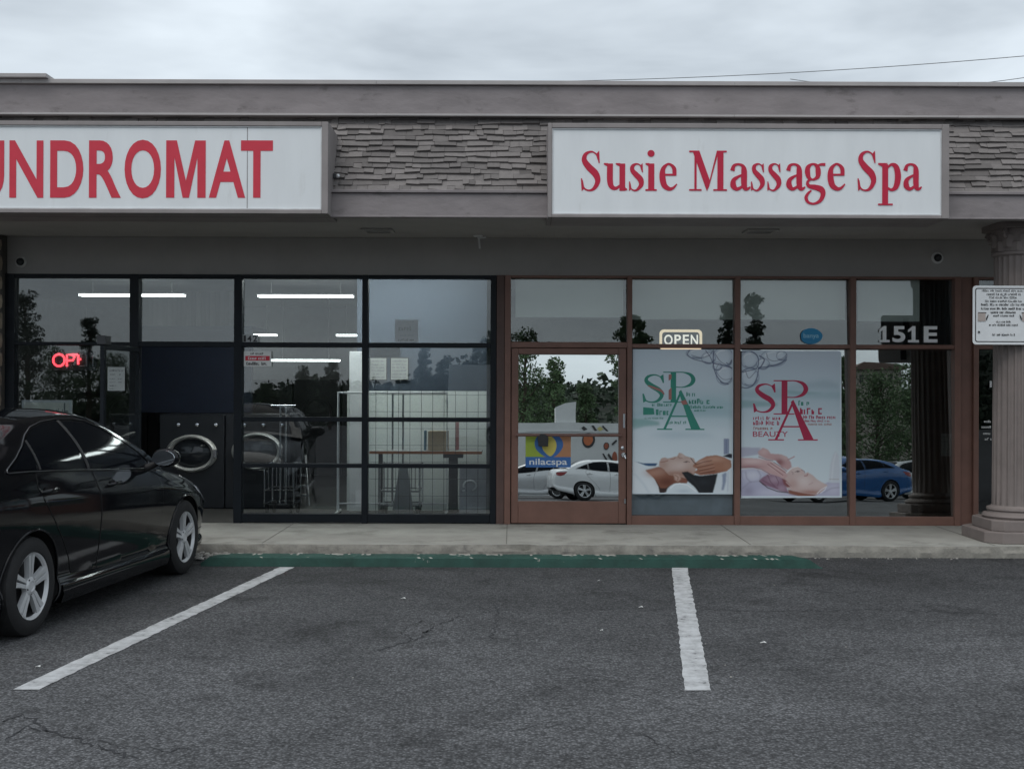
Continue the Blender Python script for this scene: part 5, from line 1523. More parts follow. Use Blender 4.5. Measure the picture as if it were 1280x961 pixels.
# grey cabinet with curved handle mark
CYb = 14.62
root = empty('dryer', (fx(594, CYb), CYb, SW), 'grey rounded appliance door with white curved handle under the table end', 'appliance')
m = MB(); m.prism(rrect(fx(574.5, CYb), fx(612, CYb), SW + .01, fz(584, CYb), .03), CYb, CYb + .28); m.build('appliance_body', mat('appliance_grey', (.36, .37, .39), .35), root, bevel=.01)
m = MB(); cxp, czp = fx(588, CYb), fz(607, CYb)
m.tube([(cxp + .075 * math.cos(t), CYb - .012, czp + .06 * math.sin(t)) for t in np.linspace(R(200), R(-70), 16)], .011, 8); m.tube([(cxp - .06, CYb - .010, czp - .055), (cxp - .09, CYb - .010, czp - .06)], .009, 6); m.build('curved_handle', M_white, root, smooth=60)
# security mesh behind the right window
m = MB(); MYm = FY + .13
for k in range(11): 
    x = fx(470 + 14.2 * k, MYm); m.tube([(x, MYm, SW + .02), (x, MYm, fz(486, MYm))], .0028, 5)
for k in range(8):
    z = fz(494 + 21 * k, MYm); m.tube([(fx(462, MYm), MYm + .006, z), (fx(613, MYm), MYm + .006, z)], .0022, 5)
tag(m.build('wire_mesh', M_darkmetal), 'thin square wire mesh panel inside the right laundromat window', 'mesh panel')
# framed papers on the blue partition
for k, (a, c, t_, b_, lb) in enumerate(((461.5, 484, 447, 476, 'narrow framed paper on the blue wall next to the mullion'), (487.5, 511, 447, 476, 'wider framed paper on the blue wall'))):
    root = notice('framed_paper', a, c, t_, b_, PY - .02, lb, 'framed notice', [(a + 3, c - 3, t_ + 6 + i * 4, t_ + 3.6 + i * 4, M_grey_ink) for i in range(6)], paper=mat('aged_paper', (.36, .37, .34), .7), border=M_ink, group='framed papers on the blue wall')
m = MB(); m.box(fx(462, PY), fx(500, PY), PY - .03, PY - .003, fz(445, PY), fz(434, PY)); tag(m.build('dark_wall_sign', M_navy), 'dark strip sign above the framed papers', 'sign')
# step ladder
LYd = 16.6
root = empty('step_ladder', (fx(372, LYd), LYd, SW), 'dim metal step ladder deep behind the left laundromat window', 'ladder')
m = MB(); zt = fz(570, LYd)
for s_ in (-1, 1): m.tube([(fx(372, LYd) + s_ * .2, LYd - .25, SW), (fx(372, LYd) + s_ * .11, LYd, zt)], .016, 8)
for i in range(1, 5): 
    t = i / 5; w = .2 - .09 * t; m.box(fx(372, LYd) - w, fx(372, LYd) + w, LYd - .25 + .25 * t - .04, LYd - .25 + .25 * t + .04, SW + (zt - SW) * t - .012, SW + (zt - SW) * t + .012)
m.build('front_frame', M_steel, root, smooth=40)
m = MB()
for s_ in (-1, 1): m.tube([(fx(372, LYd) + s_ * .2, LYd + .3, SW), (fx(372, LYd) + s_ * .11, LYd + .03, zt)], .014, 8)
m.build('rear_frame', M_steel, root, smooth=40)
# white lines on the neighbour's dark door, right of the spa
fl = Flat(FY - .002, .0005)
for k, (a, c, p0, p1) in enumerate(((1230, 1240, 526, 523), (1227, 1240, 533, 530), (1229, 1240, 541, 538), (1231, 1240, 548, 545))):
    scribble(fl, fx(a), fx(c), fz(p0), fz(p1), M_paper, 500 + k, .7)
fl.rect(fx(1237), fx(1239.5), fz(482), fz(474), M_paper)
tag(fl.build('door_lettering'), 'small white lettering on the dark glass beside the column', 'lettering')
# ------------------------------------------------------------------ saloon car, nose along +x, right side towards -y
def interp(tab, x):
    xs_ = [t[0] for t in tab]; ys_ = [t[1] for t in tab]
    if x <= xs_[0]: return ys_[0]
    if x >= xs_[-1]: return ys_[-1]
    i = next(k for k in range(len(xs_) - 1) if xs_[k + 1] >= x)
    h = xs_[i + 1] - xs_[i]; t = (x - xs_[i]) / h
    def sl(k):
        if k == 0: return (ys_[1] - ys_[0]) / (xs_[1] - xs_[0])
        if k == len(xs_) - 1: return (ys_[-1] - ys_[-2]) / (xs_[-1] - xs_[-2])
        a = (ys_[k] - ys_[k - 1]) / (xs_[k] - xs_[k - 1]); b = (ys_[k + 1] - ys_[k]) / (xs_[k + 1] - xs_[k])
        return 0 if a * b <= 0 else 2 * a * b / (a + b)
    m0, m1 = sl(i) * h, sl(i + 1) * h
    return ys_[i] * (2 * t ** 3 - 3 * t * t + 1) + m0 * (t ** 3 - 2 * t * t + t) + ys_[i + 1] * (3 * t * t - 2 * t ** 3) + m1 * (t ** 3 - t * t)
AX = 1.3875
PLAN = [(-2.46, .64), (-2.40, .74), (-2.2, .83), (-1.8, .885), (-1.3875, .905), (-.6, .91), (.4, .91), (1.0, .905), (1.3875, .90), (1.8, .865), (2.1, .79), (2.28, .67), (2.37, .50)]
ZS = [(-2.46, .90), (-2.36, 1.02), (-2.0, 1.085), (-1.6, 1.095), (-1.0, 1.075), (-.3, 1.035), (.4, 1.0), (.9, .965), (1.3, .90), (1.7, .815), (2.0, .735), (2.22, .655), (2.37, .56)]
ZC = [(-2.46, .93), (-2.38, 1.10), (-2.2, 1.135), (-1.75, 1.15), (-1.0, 1.12), (.9, 1.05), (1.05, 1.025), (1.4, .975), (1.8, .895), (2.1, .80), (2.28, .70), (2.37, .585)]
ZB = [(-2.46, .42), (-2.3, .30), (-2.0, .24), (-1.7, .19), (-1.0, .155), (0, .15), (1.0, .155), (1.75, .17), (2.1, .18), (2.3, .20), (2.37, .24)]
PROF = [(.0, .055), (.05, .018), (.10, .012), (.16, .022), (.20, .040), (.26, .034), (.38, .020), (.52, .008), (.66, .000), (.76, .000), (.825, .006), (.86, .020), (.92, .038), (1.0, .070)]
def yside(x, z):
    zb, zs = interp(ZB, x), interp(ZS, x)
    t = (z - zb) / (zs - zb)
    off = interp(PROF, max(0, min(1, t)))
    if t > 1:                                       # greenhouse leans in
        dz = z - zs
        off = interp(PROF, 1) + .30 * dz + 1.05 * dz * dz
    k = 1 if abs(x) < 1.9 else max(.4, 1 - (abs(x) - 1.9) * .6)
    return interp(PLAN, x) - off * (1 if t > 1 else k)
def ztop(x):                                        # height of the roof rail / pillars
    return interp([(-1.95, 1.115), (-1.75, 1.215), (-1.5, 1.335), (-1.2, 1.405), (-.95, 1.43), (-.6, 1.445), (-.2, 1.45), (.1, 1.43), (.3, 1.365), (.5, 1.265), (.7, 1.15), (.85, 1.06), (.98, .99)], x)
def side_mesh(mb_pts, inset=0, lift=0.0):
    pass
def patch(poly, lift, sgn, step=.035, rnd=0):
    """A panel cut to an outline in x,z, lying on the flank and lifted off it by a few millimetres."""
    P = [np.array(p) for p in poly]
    if rnd: P = [np.array(p) for p in catmull(P, rnd, True)]
    dense = []
    for a, b in zip(P, P[1:] + P[:1]):
        n = max(1, int(np.hypot(*(b - a)) / step))
        dense += [a + (b - a) * k / n for k in range(n)]
    arr = np.array(dense)
    pts = [Vector(p) for p in dense]
    n0 = len(pts)
    x0, z0_ = arr.min(0); x1, z1_ = arr.max(0)
    def inside(x, z):
        c = False
        for i in range(n0):
            xa, za = arr[i]; xb_, zb_ = arr[i - 1]
            if (za > z) != (zb_ > z) and x < (xb_ - xa) * (z - za) / (zb_ - za) + xa: c = not c
        return c
    for x in np.arange(x0 + step / 2, x1, step):
        for z in np.arange(z0_ + step / 2, z1_, step):
            if inside(x, z) and np.min(np.hypot(arr[:, 0] - x, arr[:, 1] - z)) > step * .45: pts.append(Vector((x, z)))
    v, e, f, *_ = delaunay_2d_cdt(pts, [], [list(range(n0))], 1, 1e-5)
    vs = [(p.x, sgn * (yside(p.x, p.y) + lift), p.y) for p in v]
    return vs, [tuple(q) for q in f], [(p[0], sgn * (yside(p[0], p[1]) + lift), p[1]) for p in dense]

M_carpaint = mat('black_car_paint', (.0045, .005, .0065), .07, var=.05, spec=.36)
M_carglass = mat('tinted_car_glass', (.005, .006, .008), .05, var=.02, spec=.045)
M_trimchrome = mat('window_chrome', (.10, .105, .112), .42, metal=1.0, var=.05)
M_tyre = mat('tyre_rubber', (.014, .014, .015), .8, var=.2, scale=20, bump=.001, bscale=90)
M_alloy = mat('silver_alloy', (.60, .61, .62), .32, metal=.25, var=.06)
M_alloydark = mat('brake_dark', (.03, .03, .032), .6)
M_plastic = mat('car_black_plastic', (.012, .012, .013), .6)
M_seam = mat('panel_gap_black', (.002, .002, .002), .9)
M_lamp = mat('headlamp_lens', (.35, .37, .40), .08, var=.05)
M_tail = mat('tail_lamp_red', (.22, .008, .01), .12)

car = empty('parked_car', (0, 0, 0), 'black four door saloon car parked nose in before the laundromat', 'car')
WRAD, WZ = .333, .333
ARCH = .372
xs_ = list(np.arange(-2.46, 2.371, .0302))
nside, ndeck = 36, 10
V, Fc = [], []
rows = []
for x in xs_:
    zb, zs, zc = interp(ZB, x), interp(ZS, x), interp(ZC, x)
    row = []
    for j in range(nside + 1):
        z = zb + (zs - zb) * j / nside
        row.append((yside(x, z), z))
    ys0 = row[-1][0]
    for j in range(1, ndeck + 1):
        t = j / ndeck
        y = ys0 * (1 - t)
        row.append((y, zs + (zc - zs) * (1 - (1 - t) ** 2.6)))
    rows.append(row)
nr = nside + ndeck + 1
def bodyv(i, j, s): return (xs_[i], s * rows[i][j][0], rows[i][j][1])
bm = bmesh.new()
for s in (-1, 1):
    grid = [[bm.verts.new(bodyv(i, j, s)) for j in range(nr)] for i in range(len(xs_))]
    for i in range(len(xs_) - 1):
        for j in range(nr - 1):
            q = [grid[i][j], grid[i + 1][j], grid[i + 1][j + 1], grid[i][j + 1]]
            bm.faces.new(q if s < 0 else q[::-1])
    # floor pan edge
    fl0 = [bm.verts.new((x, s * .45, interp(ZB, x) + .02)) for x in xs_]
    for i in range(len(xs_) - 1):
        q = [fl0[i], fl0[i + 1], grid[i + 1][0], grid[i][0]]
        bm.faces.new(q if s < 0 else q[::-1])
    # nose and tail caps
    for i, fwd in ((0, False), (len(xs_) - 1, True)):
        cxn = bm.verts.new((xs_[i] + (.03 if fwd else -.03), 0, (rows[i][0][1] + rows[i][-1][1]) / 2))
        for j in range(nr - 1):
            bm.faces.new([grid[i][j], grid[i][j + 1], cxn])
        b0 = bm.verts.new((xs_[i], 0, rows[i][0][1])); bm.faces.new([grid[i][0], cxn, b0])
bmesh.ops.remove_doubles(bm, verts=bm.verts, dist=.0005)
# wheel arches
dele = []
for fc in bm.faces:
    c = fc.calc_center_median()
    if abs(c.y) > .46:
        for ax in (AX, -AX):
            if math.hypot(c.x - ax, c.z - WZ) < ARCH and c.z < .95: dele.append(fc); break
touched = {v for f_ in dele for v in f_.verts}
bmesh.ops.delete(bm, geom=dele, context='FACES')
for v in bm.verts:
    if v in touched if False else False: pass
for v in [v for v in bm.verts if v.is_boundary and abs(v.co.y) > .5]:
    for ax in (AX, -AX):
        d = math.hypot(v.co.x - ax, v.co.z - WZ)
        if abs(d - ARCH) < .05 and d > 1e-6:
            nx_, nz_ = ax + (v.co.x - ax) * ARCH / d, WZ + (v.co.z - WZ) * ARCH / d
            if nz_ > interp(ZB, nx_) + .002:
                s = 1 if v.co.y > 0 else -1
                v.co = Vector((nx_, s * yside(nx_, nz_), nz_))
bmesh.ops.delete(bm, geom=[v for v in bm.verts if not v.link_faces], context='VERTS')
bmesh.ops.recalc_face_normals(bm, faces=bm.faces)
me = bpy.data.meshes.new('body'); bm.to_mesh(me); bm.free()
me.materials.append(M_carpaint); me.shade_smooth(); me.set_sharp_from_angle(angle=R(55))
body = bpy.data.objects.new('body', me); COL.objects.link(body); body.parent = car

# greenhouse: pillars and roof
m = MB()
gx = list(np.arange(-1.95, .981, .03)) + [.98]
secs = []
for x in gx:
    zs, zt_ = interp(ZS, x) - .012, ztop(x)
    zt_ = max(zt_, zs + .004)
    yt_ = yside(x, zt_)
    crown = .052 if -1.0 < x < .1 else .052 + .02
    r_ = []
    for j in range(11): 
        z = zs + (zt_ - zs) * j / 10; r_.append((yside(x, z), z))
    for j in range(1, 13):
        t = j / 12
        r_.append((yt_ * (1 - t), zt_ + crown * (1 - (1 - t) ** 2.4)))
    secs.append(r_)
nq = len(secs[0])
glassf, windf = [], []
for s in (-1, 1):
    vs = [(gx[i], s * secs[i][j][0], secs[i][j][1]) for i in range(len(gx)) for j in range(nq)]
    fs = [(i * nq + j, (i + 1) * nq + j, (i + 1) * nq + j + 1, i * nq + j + 1) for i in range(len(gx) - 1) for j in range(nq - 1)]
    m.add(vs, fs)
m.build('roof', M_carpaint, car, smooth=50)
# windscreen and rear window: glass lying 4 mm above the shell
for nm, xa, xb_ in (('windscreen', .16, .93), ('rear_window', -1.86, -1.02)):
    m = MB()
    ii = [i for i, x in enumerate(gx) if xa <= x <= xb_]
    for s in (-1, 1):
        vs = [(gx[i] + (.004 if xa > 0 else -.004), s * secs[i][j][0] * (.985 if xa > 0 else .84), secs[i][j][1] + .007) for i in ii for j in range(12, nq)]
        w = nq - 12
        m.add(vs, [(a * w + j, (a + 1) * w + j, (a + 1) * w + j + 1, a * w + j + 1) for a in range(len(ii) - 1) for j in range(w - 1)])
    m.build(nm, M_carglass if xa > 0 else mat('dusty_rear_glass', (.02, .021, .023), .28, var=.15, spec=.2), car, smooth=60)
# side outlines (x, z)
win_top = [(-1.14, 1.325), (-.98, 1.375), (-.75, 1.405), (-.47, 1.418), (-.2, 1.415), (.02, 1.395), (.2, 1.335), (.4, 1.235), (.58, 1.135), (.735, 1.045)]
def belt(x): return interp(ZS, x) + .018
def top_at(x): return interp(win_top, x)
rear_quarter = [(-1.60, belt(-1.6) + .012), (-1.225, belt(-1.225)), (-1.225, top_at(-1.14) - .065), (-1.30, 1.235), (-1.45, 1.175)]
rq = [(-1.58, belt(-1.58) + .01), (-1.21, belt(-1.21)), (-1.21, 1.288), (-1.30, 1.252), (-1.44, 1.185)]
rw = [(-1.175, belt(-1.175)), (-.49, belt(-.49)), (-.475, top_at(-.475)), (-.75, top_at(-.75)), (-.98, top_at(-.98)), (-1.13, 1.328), (-1.175, 1.308)]
fw = [(-.425, belt(-.425)), (.60, belt(.6)), (.66, belt(.66) + .02), (.58, 1.12), (.4, 1.22), (.2, 1.322), (.02, 1.383), (-.2, 1.405), (-.41, 1.409)]
rear_door = [(-1.26, interp(ZS, -1.26) - .004), (-1.30, .99), (-1.26, .90), (-1.13, .76), (-.98, .60), (-.86, .45), (-.80, .335), (-.41, .315), (-.395, .70), (-.43, interp(ZS, -.43) - .004)]
front_door = [(-.405, interp(ZS, -.405) - .004), (-.375, .70), (-.39, .315), (.55, .30), (.75, .31), (.80, .5), (.82, .75), (.80, interp(ZS, .8) - .012)]
for s in (-1, 1):
    for nm, poly, lb in (('rear_door', rear_door, None), ('front_door', front_door, None)):
        vs, fs, rim_ = patch(poly, .0035, s)
        mm = MB(); mm.add(vs, fs); dr = mm.build(nm, M_carpaint, car, smooth=180)
        # dark shut line round the door
        g2 = MB(); g2.tube([(p[0], s * (yside(p[0], p[2]) - .0005), p[2]) for p in rim_], .0045, 6, True); g2.build('shut_line', M_seam, dr, smooth=60)
        hx_ = -1.19 if nm == 'rear_door' else -.14
        hz_ = .955 if nm == 'rear_door' else .925
        h = MB()
        yb_ = yside(hx_, hz_)
        h.tube([(hx_ - .085, s * (yb_ + .006), hz_ - .004), (hx_ - .07, s * (yb_ + .034), hz_), (hx_, s * (yb_ + .042), hz_ + .006), (hx_ + .075, s * (yb_ + .036), hz_ + .006), (hx_ + .095, s * (yb_ + .006), hz_ + .002)], [.010, .014, .015, .015, .011], 10)
        h.build('door_handle', M_carpaint, dr, smooth=70)
        c = MB(); c.lathe([(.0, .002), (.04, .003), (.052, .005)], (0, 0, 0), 'y', 20, sy=.62)
        c.v = [(hx_ + a, s * (yb_ + .004 + b * .3), hz_ + q) for a, b, q in c.v]
        c.build('handle_cup', M_seam, dr, smooth=60)
    for nm, poly, r_ in (('quarter_window', rq, 0), ('rear_side_window', rw, 0), ('front_side_window', fw, 0)):
        vs, fs, rim_ = patch(poly, .006, s)
        mm = MB(); mm.add(vs, fs); w_ = mm.build(nm, M_carglass, car, smooth=180)
    # bright line along the belt and round the window opening
    t = MB()
    loop = [(x, belt(x) - .010) for x in np.linspace(.67, -1.60, 40)] + [(-1.62, belt(-1.62) - .004), (-1.615, belt(-1.6) + .014), (-1.45, 1.198), (-1.30, 1.266), (-1.15, 1.338), (-.98, 1.388), (-.75, 1.418), (-.47, 1.430), (-.2, 1.427), (.02, 1.405), (.2, 1.343), (.4, 1.242), (.58, 1.14), (.70, 1.05)]
    t.tube([(x, s * (yside(x, z) + .007), z) for x, z in loop], .0045, 6, True)
    t.build('window_trim', M_trimchrome, car, smooth=60)
    t = MB()
    for pl in ([(-.457, belt(-.457)), (-.445, 1.415)], [(-1.193, belt(-1.19)), (-1.193, 1.30)]):
        (xa, za), (xb_, zb_) = pl
        t.tube([(xa + (xb_ - xa) * k / 8, s * (yside(xa + (xb_ - xa) * k / 8, za + (zb_ - za) * k / 8) + .005), za + (zb_ - za) * k / 8) for k in range(9)], .012 if xa > -1 else .009, 6)
    t.build('window_pillar', M_plastic, car, smooth=60)
    # arch lips, dark liners, sill blade
    for ax in (AX, -AX):
        t = MB()
        P_ = [(ax + (ARCH + .004) * math.cos(a), WZ + (ARCH + .004) * math.sin(a)) for a in np.linspace(R(-24), R(204), 40)]
        t.tube([(x, s * (yside(x, z) + .001), z) for x, z in P_], .009, 8)
        t.build('arch_lip', M_carpaint, car, smooth=70)
    for ax in (AX, -AX):
        t = MB()
        nseg = 28
        ring = [(ax + ARCH * 1.01 * math.cos(a), WZ + ARCH * 1.01 * math.sin(a)) for a in np.linspace(R(-35), R(215), nseg)]
        vs = [(x, s * (min(yside(x, max(z, .17)), .90) - .012), z) for x, z in ring] + [(x, s * .56, z) for x, z in ring]
        t.add(vs, [(i, i + 1, nseg + i + 1, nseg + i) for i in range(nseg - 1)])
        t.poly([(x, s * .56, z) for x, z in ring])
        t.build('wheel_arch_liner', M_plastic, car, smooth=60)
    t = MB()
    sx = np.linspace(-.98, .98, 30)
    sec = []
    for x in sx:
        e = min(1, (x + .98) / .12, (.98 - x) / .12)
        yb_ = yside(x, .24)
        sec.append([(x, s * (yb_ - .03), .30), (x, s * (yb_ + .004 + .004 * e), .275), (x, s * (yb_ + .012 + .008 * e), .215), (x, s * (yb_ - .01), .15), (x, s * (yb_ - .1), .145)])
    t.add([p for q in sec for p in q], [(i * 5 + j, (i + 1) * 5 + j, (i + 1) * 5 + j + 1, i * 5 + j + 1) for i in range(29) for j in range(4)])
    t.build('side_skirt', M_carpaint, car, smooth=40)
    # front and rear bumper shut lines
    # mirror
    mr_ = MB()
    mx_, mz = .60, 1.085
    yb_ = .90
    prof = [(.0, -.10), (.055, -.098), (.085, -.08), (.10, -.03), (.095, .03), (.075, .08), (.04, .11), (.0, .118)]
    mr_.lathe(prof, (0, 0, 0), 'x', 22)
    mr_.v = [(mx_ + .02 + a * .72, s * (yb_ + .115 + q * 1.22 * (1 if q * 1 > 0 else .95)), mz + p_ * .80) for a, q, p_ in [(v[0], v[1], v[2]) for v in mr_.v]]
    mo = mr_.build('door_mirror', M_carpaint, car, smooth=70)
    g2 = MB(); g2.lathe([(.0, 0), (.082, 0), (.084, .004)], (0, 0, 0), 'x', 22)
    g2.v = [(mx_ - .054 + a, s * (yb_ + .115 + b * 1.16), mz + q * .76) for a, b, q in g2.v]; g2.build('mirror_glass', mat('mirror_glass', (.6, .63, .66), .02, metal=1.0), mo, smooth=40)
    g2 = MB(); g2.tube([(mx_ + .02, s * .80, .985), (mx_ + .02, s * .875, 1.01), (mx_ + .01, s * (yb_ + .05), 1.045)], [.035, .030, .024], 10); g2.build('mirror_arm', M_plastic, mo, smooth=60)
    # lamps wrapping on the corners
    vs, fs, _q = patch([(1.72, .775), (1.9, .735), (2.1, .675), (2.25, .60), (2.26, .53), (2.1, .57), (1.9, .64), (1.76, .72)], .005, s)
    mm = MB(); mm.add(vs, fs); mm.build('headlight', M_lamp, car, smooth=180)
    vs, fs, _q = patch([(-1.98, 1.0), (-2.2, 1.0), (-2.40, .985), (-2.42, .86), (-2.25, .84), (-2.1, .88)], .005, s)
    mm = MB(); mm.add(vs, fs); mm.build('tail_light', M_tail, car, smooth=180)
    vs, fs, _q = patch([(1.30 + .41, .36), (2.2, .34), (2.2, .345), (1.71, .366)], .002, s)
    mm = MB(); mm.add(vs, fs); mm.build('bumper_line', M_seam, car, smooth=180)
# grille, number plate area, underside
m = MB(); m.box(2.372, 2.41, -.38, .38, .30, .42); m.box(2.37, 2.405, -.30, .30, .47, .55); m.build('grille', M_plastic, car, bevel=.01)
m = MB(); m.box(-2.50, -2.475, -.16, .16, .70, .80); m.build('rear_plate', M_white, car)
m = MB(); m.box(-2.2, 2.1, -.55, .55, .17, .30); m.build('underbody', M_plastic, car)
# wheels
def wheel_set(ax, s):
    w = bpy.data.objects.new('wheel', None); COL.objects.link(w); w.parent = car; w.location = (ax, s * .79, WZ)
    o_ = Vector((ax, s * .79, WZ))
    def V2(mb): mb.v = [(a + o_.x, s * b + o_.y, c + o_.z) for a, b, c in mb.v]
    t = MB(); t.lathe([(.218, -.095), (.25, -.108), (.305, -.105), (.326, -.088), (.333, -.06), (.3335, .05), (.326, .083), (.305, .100), (.262, .106), (.232, .102), (.222, .085), (.218, .0)], (0, 0, 0), 'y', 64, closed=True)
    V2(t); t.build('tyre', M_tyre, w, smooth=35)
    t = MB(); t.lathe([(.222, -.09), (.212, -.08), (.203, .0), (.2075, .0745)], (0, 0, 0), 'y', 48, caps=False); V2(t); t.build('wheel_barrel', M_alloydark, w, smooth=40)
    t = MB(); t.lathe([(.206, .075), (.213, .090), (.2255, .098), (.2275, .090), (.222, .07)], (0, 0, 0), 'y', 64, caps=False)
    for k in range(5):
        a = 2 * math.pi * k / 5 + R(90)
        for sd in (-1, 1):                          # each spoke is a pair of blades either side of a groove
            secs_ = []
            for r_, wdt, yo, of in ((.035, .024, .076, .012), (.08, .031, .086, .0175), (.13, .036, .086, .0205), (.18, .042, .088, .024), (.212, .050, .090, .028)):
                for uu, yy in ((-.5, -.03), (-.42, 0), (.36, .004), (.5, -.03)):
                    u_ = sd * of + uu * wdt
                    secs_.append((r_ * math.cos(a) - u_ * math.sin(a), yo + yy, r_ * math.sin(a) + u_ * math.cos(a)))
            t.add(secs_, [(i * 4 + j, (i + 1) * 4 + j, (i + 1) * 4 + (j + 1) % 4, i * 4 + (j + 1) % 4) for i in range(4) for j in range(4)])
    t.lathe([(.065, .05), (.062, .084), (.05, .092), (.034, .094), (.03, .09), (.0, .09)], (0, 0, 0), 'y', 32)
    V2(t); rm = t.build('rim', M_alloy, w, smooth=32)
    t = MB()
    t.lathe([(.198, -.02), (.15, .0), (.06, .02), (.0, .03)], (0, 0, 0), 'y', 40)
    V2(t); t.build('brake_disc', M_alloydark, w, smooth=40)
    t = MB()
    for k in range(5):
        a = 2 * math.pi * (k + .5) / 5 + R(90)
        t.lathe([(.011, .05), (.011, .088), (.007, .092), (0, .092)], (.048 * math.cos(a), 0, .048 * math.sin(a)), 'y', 8)
    V2(t); t.build('lug_nuts', M_alloydark, w, smooth=40)
    return w
for ax in (AX, -AX):
    for s in (-1, 1): wheel_set(ax, s)
CAR_ROT = math.atan2(.994, .109)
car.rotation_euler = (0, 0, CAR_ROT)
car.location = (-3.95, 9.82, 0)
# ------------------------------------------------------------------ across the car park, behind the camera: what the windows mirror
def mirr(px, py, T, lean=None):                    # a point seen in the glass at total path length T; the glass leans back a little
    if lean is None: lean = .078 if px > 630 else .018
    return ((px - CX) / FPX * T, 2 * FY - T, EYE + (HY - py) / FPX * T + lean * (T - FY))
def recolour(root, names, m):
    for o in [root] + list(root.children_recursive):
        if o.type == 'MESH':
            for sl in o.material_slots:
                if sl.material and sl.material.name in names:
                    sl.link = 'OBJECT'; sl.material = m
M_silver = mat('silver_car_paint', (.52, .53, .54), .3, metal=.3, var=.03, coat=.6)
M_whitecar = mat('white_car_paint', (.72, .73, .73), .3, var=.03, coat=.6)
M_bluecar = mat('blue_car_paint', (.012, .10, .30), .25, var=.03, coat=.8)
for px, T, rz, m_, lb in ((668, 50, 205, M_silver, 'silver saloon mirrored at the left of the spa door glass'), (768, 47, -10, M_whitecar, 'white saloon mirrored at the right of the spa door glass'),
                          (1048, 41, 160, M_bluecar, 'blue saloon mirrored under the crimson lettered poster'), (1118, 47, 155, M_silver, 'silver saloon mirrored in the last spa window before the column')):
    c = copy_tree(car)
    x, y, _ = mirr(px, 0, T)
    c.location = (x, y, lot_z(x, y))
    c.rotation_euler = (0, 0, R(rz))
    c['label'] = lb; c['group'] = 'cars across the car park'
    recolour(c, ('black_car_paint',), m_)
# low white building with painted fruit across the lot
bx0, by_, _ = mirr(560, 0, 62)
bx1 = mirr(800, 0, 62)[0]
root = empty('white_block_building', ((bx0 + bx1) / 2, by_, 0), 'low white building with painted mural across the car park', 'building')
M_whitewall = mat('white_render', (.62, .63, .62), .85, var=.08, scale=.6)
ztop_w = mirr(700, 529, 62)[2]
m = MB(); m.box(bx0, bx1, by_ - 9, by_, -.05, ztop_w); m.box(mirr(645, 0, 62)[0], mirr(780, 0, 62)[0], by_ + .001, by_ + .05, ztop_w - .5, ztop_w - .42); m.build('wall', M_whitewall, root)
m = MB(); xa, xb_ = mirr(696, 0, 62)[0], mirr(721, 0, 62)[0]
zt1, zt2 = mirr(700, 510, 62)[2], mirr(700, 504, 62)[2]
m.prism([(xa, ztop_w + .002), (xb_, ztop_w + .002), (xb_, zt2), (xa + .4, zt2 - .05), (xa, zt1)], by_ - 1.5, by_ - .2); m.build('roof_block', M_whitewall, root)
fl = MB()
mats_m = [mat('mural_orange', (.50, .16, .07), .8), mat('mural_ink', (.05, .05, .05), .8), mat('mural_rust', (.32, .10, .06), .8), mat('mural_yellow', (.55, .5, .2), .8)]
k_ = 0
def mpoly(pts, mi):
    global k_
    k_ += 1
    P_ = [mirr(a, c, 62) for a, c in pts]
    fl.poly([(p[0], by_ + .012 + k_ * .004, p[2]) for p in P_], mi)
def mell(cx1, cz1, rx, rz, mi): mpoly([(cx1 + rx * math.cos(t), cz1 + rz * math.sin(t)) for t in np.linspace(0, 2 * math.pi, 17)[:-1]], mi)
mell(736, 551, 7.5, 8.5, 1); mell(735.6, 550.5, 5.4, 6.6, 0); mell(757, 558, 4, 4.2, 1); mell(757, 558, 3, 3.4, 2); mell(769, 572, 3.6, 7.5, 2)
for a in (((728, 536), (731, 533), (735, 537), (731, 540)), ((739, 532), (742, 532), (746, 539), (743, 540)), ((752, 533), (754, 532), (760, 539), (758, 540)), ((752, 566), (754, 566), (764, 580), (761, 581)), ((759, 568), (761, 566), (771, 578), (769, 580)), ((764, 556), (770, 551), (772, 553), (766, 558))): mpoly(a, 1)
mpoly(((746, 536), (750, 533), (754, 537), (749, 540)), 3)
fl.build('mural', mats_m, root)
# tile-roofed house beyond
hx0, hy, _ = mirr(1066, 0, 120); hx1 = mirr(1134, 0, 120)[0]
root = empty('hill_house', ((hx0 + hx1) / 2, hy, 0), 'pale hillside building mirrored at the top of the last spa window', 'house')
zr, ze, zb2 = mirr(1100, 453, 120)[2], mirr(1100, 461, 120)[2], 0.0
m = MB(); m.box(hx0 + .3, hx1 - .3, hy - 4, hy, zb2, ze); m.box(hx0 - 3, hx1 + 6, hy - 5, hy - .01, zb2, ze * .55); m.build('wall', mat('tan_stucco', (.34, .31, .27), .9), root)
m = MB(); m.prism([(hx0 - .2, ze), (hx1 + .2, ze), (hx1 - .9, zr), (hx0 + .9, zr)], hy - 4.5, hy + .5); m.build('roof', mat('clay_roof', (.16, .11, .09), .9), root)
m = MB()
for k in range(5): m.box(hx0 + .6 + k * .75, hx0 + 1.0 + k * .75, hy + .001, hy + .03, ze - 1.3, ze - .5)
m.build('window', M_ink, root)

